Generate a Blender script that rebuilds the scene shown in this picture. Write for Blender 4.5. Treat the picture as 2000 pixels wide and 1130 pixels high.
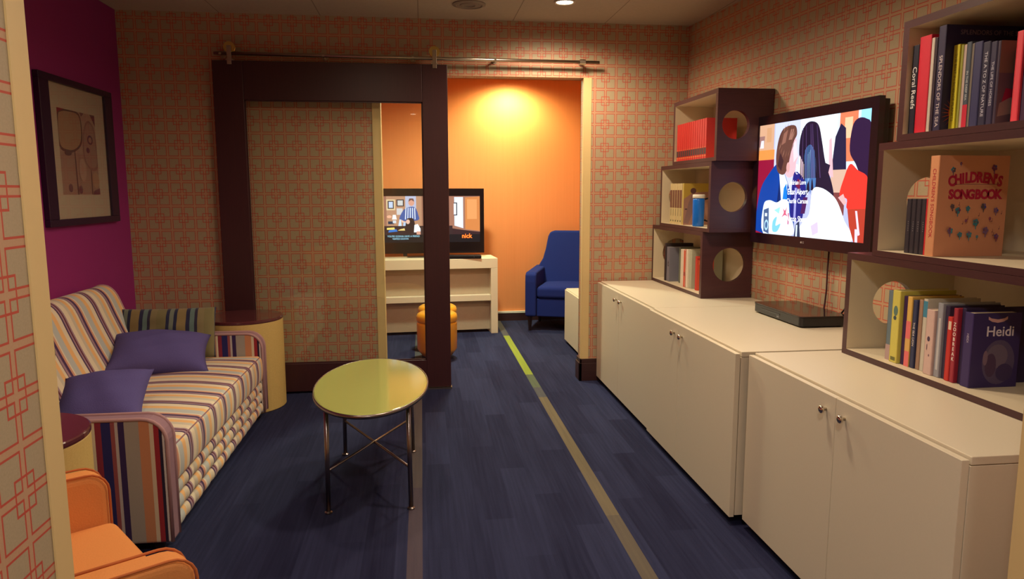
import bpy, math, random
from mathutils import Matrix, Vector
random.seed(7)
S = bpy.context.scene
for o in list(bpy.data.objects):
    bpy.data.objects.remove(o)
COL = S.collection
R = math.radians

# ------------------------------------------------------------------ camera
CAM_H = 1.4
YAW, PIT, ROLL = -0.1242, -0.1347, -0.0014
cy, sy, cp, sp = math.cos(YAW), math.sin(YAW), math.cos(PIT), math.sin(PIT)
fw = Vector((-sy * cp, cy * cp, sp)); rt = Vector((cy, sy, 0)); up = rt.cross(fw)
rr = math.cos(ROLL) * rt + math.sin(ROLL) * up
uu = -math.sin(ROLL) * rt + math.cos(ROLL) * up
cd = bpy.data.cameras.new('camera'); cam = bpy.data.objects.new('camera', cd); COL.objects.link(cam)
cd.sensor_width = 36; cd.lens = 1405 / 2000 * 36; cd.clip_start = 0.02; cd.clip_end = 60
cam.matrix_world = Matrix(((rr.x, uu.x, -fw.x, 0), (rr.y, uu.y, -fw.y, 0), (rr.z, uu.z, -fw.z, CAM_H), (0, 0, 0, 1)))
S.camera = cam

# ------------------------------------------------------------------ world, exposure
W = bpy.data.worlds.new('world'); S.world = W; W.use_nodes = True
W.node_tree.nodes['Background'].inputs[0].default_value = (0.45, 0.28, 0.75, 1)
W.node_tree.nodes['Background'].inputs[1].default_value = 0.25
S.view_settings.view_transform = 'Standard'
S.view_settings.look = 'None'
S.view_settings.exposure = 0.12
S.view_settings.gamma = 1.0
S.view_settings.use_curve_mapping = False

CEIL = 2.575
WARM = (1.0, 0.78, 0.545)
# (x, y, watts, spot degrees, colour) of every ceiling downlight
DOWNLIGHTS = [
    (0.909, 4.608, 105, 168, WARM),
    (0.909, 2.75, 112, 168, WARM),
    (-0.35, 3.55, 42, 168, WARM),
    (0.25, 0.35, 95, 165, (1.0, 0.90, 0.80)),
    (0.93, 7.48, 135, 172, (1.0, 0.95, 0.46)),
    (0.35, 6.25, 270, 172, (0.86, 0.92, 0.66)),
    (-0.1, -1.1, 70, 160, (1.0, 0.90, 0.78)),
    (-0.88, 2.1, 34, 150, WARM),
]

# ------------------------------------------------------------------ helpers
def lin(c):
    return tuple(((v / 255) / 12.92 if v / 255 <= 0.04045 else ((v / 255 + 0.055) / 1.055) ** 2.4) for v in c)

def nd(nt, t, **kw):
    n = nt.nodes.new(t)
    for k, v in kw.items():
        setattr(n, k, v)
    return n

def newmat(name):
    m = bpy.data.materials.new(name); m.use_nodes = True
    nt = m.node_tree
    return m, nt, nt.nodes['Principled BSDF']

def mth(nt, op, a, b=None, c=None):
    n = nt.nodes.new('ShaderNodeMath'); n.operation = op
    for i, v in enumerate((a, b, c)):
        if v is None: continue
        if isinstance(v, (int, float)): n.inputs[i].default_value = v
        else: nt.links.new(v, n.inputs[i])
    return n.outputs[0]

def mixc(nt, f, a, b):
    n = nt.nodes.new('ShaderNodeMix'); n.data_type = 'RGBA'
    for idx, v in ((0, f), (6, a), (7, b)):
        if isinstance(v, (int, float)): n.inputs[idx].default_value = v
        elif isinstance(v, tuple): n.inputs[idx].default_value = (*v, 1)
        else: nt.links.new(v, n.inputs[idx])
    return n.outputs[2]

def mat(name, rgb, rough=0.6, metal=0.0, var=0.06, scale=30, bump=0.0, coat=0.0, spec=0.5):
    m, nt, b = newmat(name)
    c = lin(rgb)
    tc = nd(nt, 'ShaderNodeTexCoord'); no = nd(nt, 'ShaderNodeTexNoise'); no.inputs['Scale'].default_value = scale
    no.inputs['Detail'].default_value = 4
    nt.links.new(tc.outputs['Object'], no.inputs['Vector'])
    col = mixc(nt, no.outputs['Fac'], tuple(v * (1 - var) for v in c), tuple(min(1, v * (1 + var)) for v in c))
    nt.links.new(col, b.inputs['Base Color'])
    b.inputs['Roughness'].default_value = rough; b.inputs['Metallic'].default_value = metal
    b.inputs['Coat Weight'].default_value = coat; b.inputs['Coat Roughness'].default_value = 0.08
    b.inputs['Specular IOR Level'].default_value = spec
    if bump:
        bp = nd(nt, 'ShaderNodeBump'); bp.inputs['Strength'].default_value = bump; bp.inputs['Distance'].default_value = 0.004
        nt.links.new(no.outputs['Fac'], bp.inputs['Height']); nt.links.new(bp.outputs[0], b.inputs['Normal'])
    return m

def emis(name, rgb, strength):
    m, nt, b = newmat(name)
    b.inputs['Base Color'].default_value = (*lin(rgb), 1)
    b.inputs['Emission Color'].default_value = (*lin(rgb), 1)
    b.inputs['Emission Strength'].default_value = strength
    return m

def wood(name, a, b_, rough=0.35, coat=0.0, sc=(3, 3, 40), spec=0.5):
    m, nt, b = newmat(name)
    tc = nd(nt, 'ShaderNodeTexCoord'); mp = nd(nt, 'ShaderNodeMapping'); mp.inputs['Scale'].default_value = sc
    no = nd(nt, 'ShaderNodeTexNoise'); no.inputs['Scale'].default_value = 3; no.inputs['Detail'].default_value = 6
    nt.links.new(tc.outputs['Object'], mp.inputs[0]); nt.links.new(mp.outputs[0], no.inputs['Vector'])
    col = mixc(nt, no.outputs['Fac'], lin(a), lin(b_))
    nt.links.new(col, b.inputs['Base Color']); b.inputs['Roughness'].default_value = rough
    b.inputs['Coat Weight'].default_value = coat; b.inputs['Coat Roughness'].default_value = 0.1
    b.inputs['Specular IOR Level'].default_value = spec
    return m

def wallpaper():
    m, nt, b = newmat('lattice_wallpaper')
    uv = nd(nt, 'ShaderNodeUVMap'); uv.uv_map = 'UVMap'
    sx = nd(nt, 'ShaderNodeSeparateXYZ'); nt.links.new(uv.outputs[0], sx.inputs[0])
    CX, CZ = 0.077, 0.0815
    def axis(o, c):
        cell = mth(nt, 'DIVIDE', o, c)
        f = mth(nt, 'SUBTRACT', mth(nt, 'FRACT', cell), 0.5)
        a = mth(nt, 'ABSOLUTE', f)                       # 0 centre of cell, .5 grid line
        p = mth(nt, 'FRACT', mth(nt, 'ADD', mth(nt, 'MULTIPLY', cell, 0.5), 0.5))
        d = mth(nt, 'MULTIPLY', mth(nt, 'ABSOLUTE', mth(nt, 'SUBTRACT', p, 0.5)), 2.0)   # distance in cells from motif centre
        return a, d
    ax, dx = axis(sx.outputs[0], CX); az, dz = axis(sx.outputs[1], CZ)
    e = mth(nt, 'SUBTRACT', 0.5, mth(nt, 'MAXIMUM', ax, az))       # distance to grid line, in cells
    line1 = mth(nt, 'MULTIPLY', mth(nt, 'GREATER_THAN', e, 0.072), mth(nt, 'LESS_THAN', e, 0.122))
    dm = mth(nt, 'MAXIMUM', dx, dz)
    line2 = mth(nt, 'MULTIPLY', mth(nt, 'GREATER_THAN', dm, 0.335), mth(nt, 'LESS_THAN', dm, 0.388))
    line = mth(nt, 'MAXIMUM', line1, line2)
    gap = mth(nt, 'LESS_THAN', e, 0.073)
    no = nd(nt, 'ShaderNodeTexNoise'); no.inputs['Scale'].default_value = 220; nt.links.new(uv.outputs[0], no.inputs['Vector'])
    base = mixc(nt, no.outputs['Fac'], lin((170, 154, 124)), lin((188, 170, 140)))
    base = mixc(nt, mth(nt, 'MULTIPLY', gap, 0.4), base, lin((216, 148, 110)))
    col = mixc(nt, mth(nt, 'MULTIPLY', line, 0.9), base, lin((196, 68, 56)))
    nt.links.new(col, b.inputs['Base Color']); b.inputs['Roughness'].default_value = 0.5
    b.inputs['Specular IOR Level'].default_value = 0.35
    return m

def carpet():
    m, nt, b = newmat('navy_plank_carpet')
    tc = nd(nt, 'ShaderNodeTexCoord'); s = nd(nt, 'ShaderNodeSeparateXYZ'); nt.links.new(tc.outputs['Object'], s.inputs[0])
    X, Y = s.outputs[0], s.outputs[1]
    mp = nd(nt, 'ShaderNodeMapping'); mp.inputs['Scale'].default_value = (70, 2.2, 1)
    nt.links.new(tc.outputs['Object'], mp.inputs[0])
    n1 = nd(nt, 'ShaderNodeTexNoise'); n1.inputs['Scale'].default_value = 1; n1.inputs['Detail'].default_value = 3
    nt.links.new(mp.outputs[0], n1.inputs['Vector'])
    mp2 = nd(nt, 'ShaderNodeMapping'); mp2.inputs['Scale'].default_value = (9, 0.9, 1)
    nt.links.new(tc.outputs['Object'], mp2.inputs[0])
    n2 = nd(nt, 'ShaderNodeTexNoise'); n2.inputs['Scale'].default_value = 1; n2.inputs['Detail'].default_value = 1
    nt.links.new(mp2.outputs[0], n2.inputs['Vector'])
    # plank tiles, each with its own tone
    wn = nd(nt, 'ShaderNodeTexWhiteNoise'); wn.noise_dimensions = '2D'
    cb = nd(nt, 'ShaderNodeCombineXYZ')
    col_i = mth(nt, 'FLOOR', mth(nt, 'DIVIDE', X, 0.125))
    row_i = mth(nt, 'FLOOR', mth(nt, 'ADD', mth(nt, 'DIVIDE', Y, 0.9), mth(nt, 'MULTIPLY', col_i, 0.37)))
    nt.links.new(col_i, cb.inputs[0]); nt.links.new(row_i, cb.inputs[1]); nt.links.new(cb.outputs[0], wn.inputs['Vector'])
    v = mth(nt, 'ADD', mth(nt, 'MULTIPLY', n1.outputs['Fac'], 0.5), mth(nt, 'ADD', mth(nt, 'MULTIPLY', n2.outputs['Fac'], 0.35), mth(nt, 'MULTIPLY', wn.outputs['Value'], 0.28)))
    rmp = nd(nt, 'ShaderNodeValToRGB'); nt.links.new(v, rmp.inputs[0])
    el = rmp.color_ramp.elements
    el[0].position = 0.3; el[0].color = (*lin((30, 31, 57)), 1)
    el[1].position = 0.85; el[1].color = (*lin((51, 55, 86)), 1)
    col = rmp.outputs[0]
    def stripe(col, x0, w, stops):
        inside = mth(nt, 'LESS_THAN', mth(nt, 'ABSOLUTE', mth(nt, 'SUBTRACT', X, x0)), w)
        r = nd(nt, 'ShaderNodeValToRGB'); r.color_ramp.interpolation = 'CONSTANT'
        nt.links.new(mth(nt, 'DIVIDE', Y, 8.0), r.inputs[0])
        ee = r.color_ramp.elements
        while len(ee) > 1: ee.remove(ee[0])
        ee[0].position = 0; ee[0].color = (*stops[0][1], 1)
        for p, c in stops[1:]:
            q = ee.new(p / 8.0); q.color = (*c, 1)
        a = mth(nt, 'MULTIPLY', inside, mth(nt, 'ADD', 0.55, mth(nt, 'MULTIPLY', n1.outputs['Fac'], 0.4)))
        return mixc(nt, a, col, r.outputs[0])
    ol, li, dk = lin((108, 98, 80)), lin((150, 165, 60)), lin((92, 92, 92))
    col = stripe(col, 0.805, 0.03, [(0, ol), (2.9, lin((122, 110, 84))), (4.72, dk), (5.0, lin((100, 110, 84))), (5.35, li), (6.9, dk)])  # plank tones; the dim stretch at the opening is shade painted in
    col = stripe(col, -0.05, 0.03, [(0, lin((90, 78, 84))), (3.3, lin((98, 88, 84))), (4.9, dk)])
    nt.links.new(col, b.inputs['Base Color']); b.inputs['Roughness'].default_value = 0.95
    b.inputs['Specular IOR Level'].default_value = 0.1
    n3 = nd(nt, 'ShaderNodeTexNoise'); n3.inputs['Scale'].default_value = 350; nt.links.new(tc.outputs['Object'], n3.inputs['Vector'])
    bp = nd(nt, 'ShaderNodeBump'); bp.inputs['Strength'].default_value = 0.5; bp.inputs['Distance'].default_value = 0.004
    nt.links.new(n3.outputs['Fac'], bp.inputs['Height']); nt.links.new(bp.outputs[0], b.inputs['Normal'])
    return m

def ceiling_mat():
    m, nt, b = newmat('ceiling_panel')
    tc = nd(nt, 'ShaderNodeTexCoord'); s = nd(nt, 'ShaderNodeSeparateXYZ'); nt.links.new(tc.outputs['Object'], s.inputs[0])
    def g(o, off, c):
        f = mth(nt, 'FRACT', mth(nt, 'ADD', mth(nt, 'DIVIDE', mth(nt, 'SUBTRACT', o, off), c), 0.5))
        return mth(nt, 'LESS_THAN', mth(nt, 'ABSOLUTE', mth(nt, 'SUBTRACT', f, 0.5)), 0.0045)
    ln = mth(nt, 'MAXIMUM', g(s.outputs[0], 0.0, 0.652), g(s.outputs[1], 4.42, 1.3))
    no = nd(nt, 'ShaderNodeTexNoise'); no.inputs['Scale'].default_value = 60; nt.links.new(tc.outputs['Object'], no.inputs['Vector'])
    base = mixc(nt, no.outputs['Fac'], lin((186, 176, 158)), lin((200, 190, 172)))
    nt.links.new(mixc(nt, mth(nt, 'MULTIPLY', ln, 0.75), base, lin((120, 104, 90))), b.inputs['Base Color'])
    b.inputs['Roughness'].default_value = 0.8
    return m

def stripes(name, axis, period, seq, off=0.0):
    m, nt, b = newmat(name)
    tc = nd(nt, 'ShaderNodeTexCoord'); s = nd(nt, 'ShaderNodeSeparateXYZ'); nt.links.new(tc.outputs['Object'], s.inputs[0])
    no = nd(nt, 'ShaderNodeTexNoise'); no.inputs['Scale'].default_value = 300; nt.links.new(tc.outputs['Object'], no.inputs['Vector'])
    v = mth(nt, 'ADD', mth(nt, 'DIVIDE', s.outputs[axis], period), off)
    v = mth(nt, 'FRACT', mth(nt, 'ADD', v, mth(nt, 'MULTIPLY', no.outputs['Fac'], 0.0012)))
    r = nd(nt, 'ShaderNodeValToRGB'); r.color_ramp.interpolation = 'CONSTANT'; nt.links.new(v, r.inputs[0])
    ee = r.color_ramp.elements
    while len(ee) > 1: ee.remove(ee[0])
    ee[0].position = 0; ee[0].color = (*lin(seq[0][1]), 1)
    for p, c in seq[1:]:
        q = ee.new(p); q.color = (*lin(c), 1)
    nt.links.new(r.outputs[0], b.inputs['Base Color']); b.inputs['Roughness'].default_value = 0.9
    b.inputs['Specular IOR Level'].default_value = 0.2
    b.inputs['Sheen Weight'].default_value = 0.15
    bp = nd(nt, 'ShaderNodeBump'); bp.inputs['Strength'].default_value = 0.25; bp.inputs['Distance'].default_value = 0.002
    nt.links.new(no.outputs['Fac'], bp.inputs['Height']); nt.links.new(bp.outputs[0], b.inputs['Normal'])
    return m

def orange_wall():
    m, nt, b = newmat('orange_textile_wallcovering')
    tc = nd(nt, 'ShaderNodeTexCoord'); mp = nd(nt, 'ShaderNodeMapping'); mp.inputs['Scale'].default_value = (90, 90, 1.5)
    no = nd(nt, 'ShaderNodeTexNoise'); no.inputs['Scale'].default_value = 1; no.inputs['Detail'].default_value = 4
    nt.links.new(tc.outputs['Object'], mp.inputs[0]); nt.links.new(mp.outputs[0], no.inputs['Vector'])
    nt.links.new(mixc(nt, no.outputs['Fac'], lin((222, 136, 78)), lin((230, 146, 88))), b.inputs['Base Color'])
    b.inputs['Roughness'].default_value = 0.7
    return m

def color_attr(name, emission=0.0, rough=0.5):
    m, nt, b = newmat(name)
    a = nd(nt, 'ShaderNodeVertexColor'); a.layer_name = 'Col'
    if emission:
        b.inputs['Base Color'].default_value = (0.01, 0.01, 0.01, 1)
        nt.links.new(a.outputs[0], b.inputs['Emission Color']); b.inputs['Emission Strength'].default_value = emission
    else:
        nt.links.new(a.outputs[0], b.inputs['Base Color'])
    b.inputs['Roughness'].default_value = rough
    return m

WM = {}     # world matrix of every thing/part
def mw(o): return WM.get(o.name, Matrix.Identity(4))

def thing(name, label, cat, loc=(0, 0, 0), rz=0.0, group=None):
    o = bpy.data.objects.new(name, None); COL.objects.link(o)
    o.empty_display_size = 0.1
    o.location = loc; o.rotation_euler = (0, 0, rz)
    WM[o.name] = Matrix.Translation(loc) @ Matrix.Rotation(rz, 4, 'Z')
    o['label'] = label; o['category'] = cat
    if group: o['group'] = group
    return o

def tag(o, label, cat, group=None):
    o['label'] = label; o['category'] = cat
    if group: o['group'] = group
    return o

def struct(o, label=None):
    o['kind'] = 'structure'
    if label: o['label'] = label
    return o

class MB:
    def __init__(self):
        self.v = []; self.f = []; self.m = []; self.c = []; self.uv = {}
    def add(self, vs, fs, m=0, T=None):
        k = len(self.v)
        self.v += [tuple(T @ Vector(p)) if T else tuple(p) for p in vs]
        for f in fs:
            self.f.append([k + i for i in f]); self.m.append(m)
        return self
    def box(self, x0, x1, y0, y1, z0, z1, m=0, T=None):
        vs = [(x0, y0, z0), (x1, y0, z0), (x1, y1, z0), (x0, y1, z0), (x0, y0, z1), (x1, y0, z1), (x1, y1, z1), (x0, y1, z1)]
        return self.add(vs, [(0, 3, 2, 1), (4, 5, 6, 7), (0, 1, 5, 4), (1, 2, 6, 5), (2, 3, 7, 6), (3, 0, 4, 7)], m, T)
    def prism(self, pts, a, b, axis='y', m=0, T=None):
        """closed outline extruded from a to b along axis; pts are the two other coordinates"""
        n = len(pts)
        def P(p, t):
            return {'x': (t, p[0], p[1]), 'y': (p[0], t, p[1]), 'z': (p[0], p[1], t)}[axis]
        vs = [P(p, a) for p in pts] + [P(p, b) for p in pts]
        fs = [tuple(range(n)), tuple(reversed(range(n, 2 * n)))] + [(i, i + n, (i + 1) % n + n, (i + 1) % n) for i in range(n)]
        return self.add(vs, fs, m, T)
    def lathe(self, prof, c=(0, 0, 0), n=48, m=0, ax='z', sx=1.0, sy=1.0, T=None):
        vs = []; fs = []
        for (r, z) in prof:
            for i in range(n):
                a = 2 * math.pi * i / n
                q = (r * math.cos(a) * sx, r * math.sin(a) * sy, z)
                if ax == 'x': q = (q[2], q[0], q[1])
                if ax == 'y': q = (q[0], q[2], q[1])
                vs.append((c[0] + q[0], c[1] + q[1], c[2] + q[2]))
        for j in range(len(prof) - 1):
            for i in range(n):
                fs.append((j * n + i, j * n + (i + 1) % n, (j + 1) * n + (i + 1) % n, (j + 1) * n + i))
        if prof[0][0] < 0.005: fs.append(tuple(reversed(range(n))))
        if prof[-1][0] < 0.005: fs.append(tuple((len(prof) - 1) * n + i for i in range(n)))
        return self.add(vs, fs, m, T)
    def tube(self, pts, r, n=10, m=0, closed=False, T=None):
        pts = [Vector(p) for p in pts]; N = len(pts); vs = []; fs = []
        nrm = None
        for i, p in enumerate(pts):
            if closed: d = pts[(i + 1) % N] - pts[i - 1]
            else: d = pts[min(i + 1, N - 1)] - pts[max(i - 1, 0)]
            d.normalize()
            if nrm is None:
                nrm = d.orthogonal().normalized()
            nrm = (nrm - d * nrm.dot(d)).normalized(); bi = d.cross(nrm)
            for k in range(n):
                a = 2 * math.pi * k / n
                vs.append(tuple(p + (nrm * math.cos(a) + bi * math.sin(a)) * r))
        for i in range(N if closed else N - 1):
            for k in range(n):
                j = (i + 1) % N
                fs.append((i * n + k, i * n + (k + 1) % n, j * n + (k + 1) % n, j * n + k))
        if not closed:
            fs.append(tuple(reversed(range(n)))); fs.append(tuple((N - 1) * n + k for k in range(n)))
        return self.add(vs, fs, m, T)
    def grid(self, fn, nu, nv, m=0, wrap=False):
        vs = [fn(i / nu, j / nv) for j in range(nv + 1) for i in range(nu + 1)]
        fs = [(j * (nu + 1) + i, j * (nu + 1) + i + 1, (j + 1) * (nu + 1) + i + 1, (j + 1) * (nu + 1) + i) for j in range(nv) for i in range(nu)]
        return self.add(vs, fs, m)
    def rbox(self, x0, x1, y0, y1, z0, z1, r, n=14, crown=0.0, m=0, T=None, front_crown=0.0):
        c = Vector(((x0 + x1) / 2, (y0 + y1) / 2, (z0 + z1) / 2)); h = Vector(((x1 - x0) / 2, (y1 - y0) / 2, (z1 - z0) / 2))
        def samples(hh):
            k = 5; inner = hh - r
            e = [-hh + r * (1 - math.cos(math.pi / 2 * i / k)) for i in range(k)]
            mid = [-inner + 2 * inner * i / n for i in range(n + 1)]
            return e + mid + [-q for q in reversed(e)]
        ss = [samples(h[i]) for i in range(3)]
        for a in range(3):
            u, w = (a + 1) % 3, (a + 2) % 3
            for sgn in (-1, 1):
                vs = []
                for q in ss[w]:
                    for p in ss[u]:
                        P = Vector((0, 0, 0)); P[a] = sgn * h[a]; P[u] = p; P[w] = q
                        I = Vector([max(-(h[i] - r), min(h[i] - r, P[i])) for i in range(3)])
                        D = P - I
                        if D.length > 1e-9: D.normalize()
                        Q = I + D * r
                        fx = 1 - min(1, abs(Q.x / h.x)) ** 2; fy = 1 - min(1, abs(Q.y / h.y)) ** 4; fz = 1 - min(1, abs(Q.z / h.z)) ** 2
                        Q.z += crown * fx * fy * max(0, Q.z / h.z)
                        Q.x += front_crown * fz * max(0, Q.x / h.x)
                        vs.append(tuple(c + Q))
                nu, nw = len(ss[u]), len(ss[w])
                fs = []
                for j in range(nw - 1):
                    for i in range(nu - 1):
                        f = (j * nu + i, j * nu + i + 1, (j + 1) * nu + i + 1, (j + 1) * nu + i)
                        fs.append(f if sgn > 0 else f[::-1])
                self.add(vs, fs, m, T)
        return self
    def build(self, name, mats, parent=None, world=True, smooth=False, bevel=0.0, merge=False, seg=2, loc=None):
        if not isinstance(mats, (list, tuple)): mats = [mats]
        me = bpy.data.meshes.new(name)
        vs = self.v
        if parent is not None and world:
            iv = mw(parent).inverted(); vs = [tuple(iv @ Vector(p)) for p in vs]
        if parent is None and loc is not None:
            vs = [(p[0] - loc[0], p[1] - loc[1], p[2] - loc[2]) for p in vs]
        me.from_pydata(vs, [], self.f)
        for mm in mats: me.materials.append(mm)
        for i, p in enumerate(me.polygons):
            p.material_index = self.m[i]; p.use_smooth = smooth
        if merge:
            import bmesh
            bm = bmesh.new(); bm.from_mesh(me); bmesh.ops.remove_doubles(bm, verts=bm.verts, dist=1e-5)
            bmesh.ops.recalc_face_normals(bm, faces=bm.faces); bm.to_mesh(me); bm.free()
        me.update()
        o = bpy.data.objects.new(name, me); COL.objects.link(o)
        if parent is not None:
            o.parent = parent; WM[o.name] = mw(parent).copy()
        elif loc is not None:
            o.location = loc; WM[o.name] = Matrix.Translation(loc)
        if bevel:
            b = o.modifiers.new('bevel', 'BEVEL'); b.width = bevel; b.segments = seg; b.limit_method = 'ANGLE'; b.angle_limit = R(40)
            b.harden_normals = False
        return o

def quad_uv(name, m, quads, thick_dir=None):
    """wall made of quads; each quad = (p0,p1,p2,p3,uv0,uv1,uv2,uv3)"""
    vs = []; fs = []; uvs = []
    for q in quads:
        k = len(vs); vs += [tuple(p) for p in q[:4]]; fs.append((k, k + 1, k + 2, k + 3)); uvs += list(q[4:])
    me = bpy.data.meshes.new(name); me.from_pydata(vs, [], fs)
    ul = me.uv_layers.new(name='UVMap')
    for i, l in enumerate(me.loops): ul.data[i].uv = uvs[l.vertex_index]
    me.materials.append(m)
    o = bpy.data.objects.new(name, me); COL.objects.link(o)
    return struct(o)

def frame(origin, u, v):
    u = Vector(u).normalized(); v = Vector(v).normalized(); n = u.cross(v)
    return Matrix(((u.x, v.x, n.x, origin[0]), (u.y, v.y, n.y, origin[1]), (u.z, v.z, n.z, origin[2]), (0, 0, 0, 1)))

def art(name, parent, M, shapes, material, step=0.00012):
    """flat printed or displayed picture: coloured outlines in the plane of M, listed back to front"""
    me = bpy.data.meshes.new(name); vs = []; fs = []; cols = []
    iv = mw(parent).inverted() @ M
    for k, (c, pts) in enumerate(shapes):
        b = len(vs); vs += [tuple(iv @ Vector((p[0], p[1], step * k))) for p in pts]
        fs.append(tuple(range(b, b + len(pts)))); cols += [c] * len(pts)
    me.from_pydata(vs, [], fs)
    ca = me.color_attributes.new('Col', 'FLOAT_COLOR', 'CORNER')
    for i, l in enumerate(me.loops):
        ca.data[i].color = (*lin(cols[l.vertex_index]), 1)
    me.materials.append(material)
    o = bpy.data.objects.new(name, me); COL.objects.link(o); o.parent = parent; WM[o.name] = mw(parent).copy()
    return o

def ell(cx, cy_, rx, ry, n=18, a0=0):
    return [(cx + rx * math.cos(a0 + 2 * math.pi * i / n), cy_ + ry * math.sin(a0 + 2 * math.pi * i / n)) for i in range(n)]
def rc(x0, x1, y0, y1): return [(x0, y0), (x1, y0), (x1, y1), (x0, y1)]

def text(name, parent, M, body, size, material, depth=0.0003, align='CENTER', sx=1.0, offset=0.0, shear=0.0):
    cu = bpy.data.curves.new(name, 'FONT'); cu.body = body; cu.size = size; cu.align_x = align; cu.align_y = 'CENTER'
    cu.extrude = depth; cu.offset = offset; cu.shear = shear; cu.resolution_u = 3
    t = bpy.data.objects.new(name, cu); COL.objects.link(t)
    dg = bpy.context.evaluated_depsgraph_get(); dg.update()
    me = bpy.data.meshes.new_from_object(t.evaluated_get(dg))
    bpy.data.objects.remove(t); bpy.data.curves.remove(cu)
    iv = mw(parent).inverted() @ M @ Matrix.Diagonal((sx, 1, 1, 1))
    me.transform(iv); me.materials.clear(); me.materials.append(material)
    o = bpy.data.objects.new(name, me); COL.objects.link(o); o.parent = parent; WM[o.name] = mw(parent).copy()
    return o

def copy_tree(o, name=None):
    r = o.copy(); COL.objects.link(r)
    for ch in [c for c in bpy.data.objects if c.parent == o]:
        c = ch.copy(); COL.objects.link(c); c.parent = r
        for g in [q for q in bpy.data.objects if q.parent == ch]:
            d = g.copy(); COL.objects.link(d); d.parent = c
    return r

# ------------------------------------------------------------------ materials
M_wp = wallpaper(); M_carpet = carpet(); M_ceil = ceiling_mat(); M_orange = orange_wall()
M_magenta = mat('magenta_wall_paint', (150, 38, 116), 0.6, var=0.03)
M_cream = mat('cream_painted_trim', (226, 198, 140), 0.45, var=0.02)
M_whitetrim = mat('white_trim', (225, 220, 205), 0.4, var=0.02)
M_cab = mat('white_laminate', (222, 210, 186), 0.38, var=0.02, scale=120)
M_cabin = mat('white_melamine_interior', (214, 200, 172), 0.45, var=0.02, scale=120)
M_brown = wood('dark_walnut', (58, 30, 36), (78, 42, 46), 0.38)
M_door = wood('dark_mahogany_stain', (52, 24, 30), (68, 32, 36), 0.4, sc=(40, 3, 1.5))
M_base = wood('dark_baseboard', (50, 28, 30), (66, 38, 38), 0.4, sc=(2, 2, 30))
M_steel = mat('brushed_steel', (190, 180, 165), 0.28, 1.0, var=0.03)
M_bronze = mat('dark_bronze_tube', (150, 138, 134), 0.3, 1.0, var=0.03)
M_black = mat('black_plastic', (18, 16, 22), 0.3, var=0.05)
M_gloss = mat('gloss_black_bezel', (22, 14, 20), 0.12, var=0.05)
M_silver = mat('silver_print', (200, 200, 205), 0.3, 0.6)
M_lime = mat('lime_back_painted_glass', (180, 192, 104), 0.12, var=0.01, coat=1.0)
M_purple = mat('purple_cotton', (92, 84, 140), 0.95, var=0.08, scale=200, bump=0.3, spec=0.1)
M_blue = mat('blue_wool_upholstery', (30, 44, 112), 0.95, var=0.1, scale=200, bump=0.2, spec=0.15)
M_orangefab = mat('orange_wool_upholstery', (222, 146, 84), 0.95, var=0.05, scale=250, bump=0.25, spec=0.1)
M_pip_or = mat('orange_piping', (186, 104, 60), 0.9, spec=0.1)
M_pip = mat('mauve_piping', (178, 140, 142), 0.8, spec=0.2)
M_drum = wood('woven_raffia_drum', (196, 164, 92), (218, 190, 120), 0.6, sc=(30, 30, 90))
M_drumtop = mat('brown_lacquer_top', (92, 44, 48), 0.16, var=0.04, coat=0.6)
M_yellow = mat('yellow_vinyl', (214, 150, 34), 0.3, var=0.03, coat=0.2)
M_leg = mat('dark_wood_leg', (36, 22, 26), 0.4)
M_page = mat('page_edges', (214, 200, 170), 0.8, var=0.1, scale=300)
M_lamp = emis('lamp_diffuser', (255, 236, 200), 14)
M_print = color_attr('printed_picture', 0, 0.55)
M_screen = color_attr('lit_screen', 1.35, 0.4)
M_screen.node_tree.nodes['Principled BSDF'].inputs['Specular IOR Level'].default_value = 0.1
M_mat = mat('picture_mount', (196, 176, 160), 0.8, var=0.02)

def glass(name, tint=(0.97, 0.98, 0.96), ior=1.52):
    m, nt, b = newmat(name)
    nt.nodes.remove(b)
    ge = nd(nt, 'ShaderNodeNewGeometry'); vm = nd(nt, 'ShaderNodeVectorMath', operation='DOT_PRODUCT')
    nt.links.new(ge.outputs['Incoming'], vm.inputs[0]); nt.links.new(ge.outputs['Normal'], vm.inputs[1])
    k = mth(nt, 'POWER', mth(nt, 'SUBTRACT', 1.0, mth(nt, 'ABSOLUTE', vm.outputs['Value'])), 5.0)
    fac = mth(nt, 'ADD', 0.045, mth(nt, 'MULTIPLY', k, 0.95))
    t = nd(nt, 'ShaderNodeBsdfTransparent'); t.inputs[0].default_value = (*tint, 1)
    g = nd(nt, 'ShaderNodeBsdfGlossy'); g.inputs['Roughness'].default_value = 0.02
    mx = nd(nt, 'ShaderNodeMixShader')
    nt.links.new(fac, mx.inputs[0]); nt.links.new(t.outputs[0], mx.inputs[1]); nt.links.new(g.outputs[0], mx.inputs[2])
    nt.links.new(mx.outputs[0], nt.nodes['Material Output'].inputs[0])
    return m
M_glass = glass('door_glass')

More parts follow.
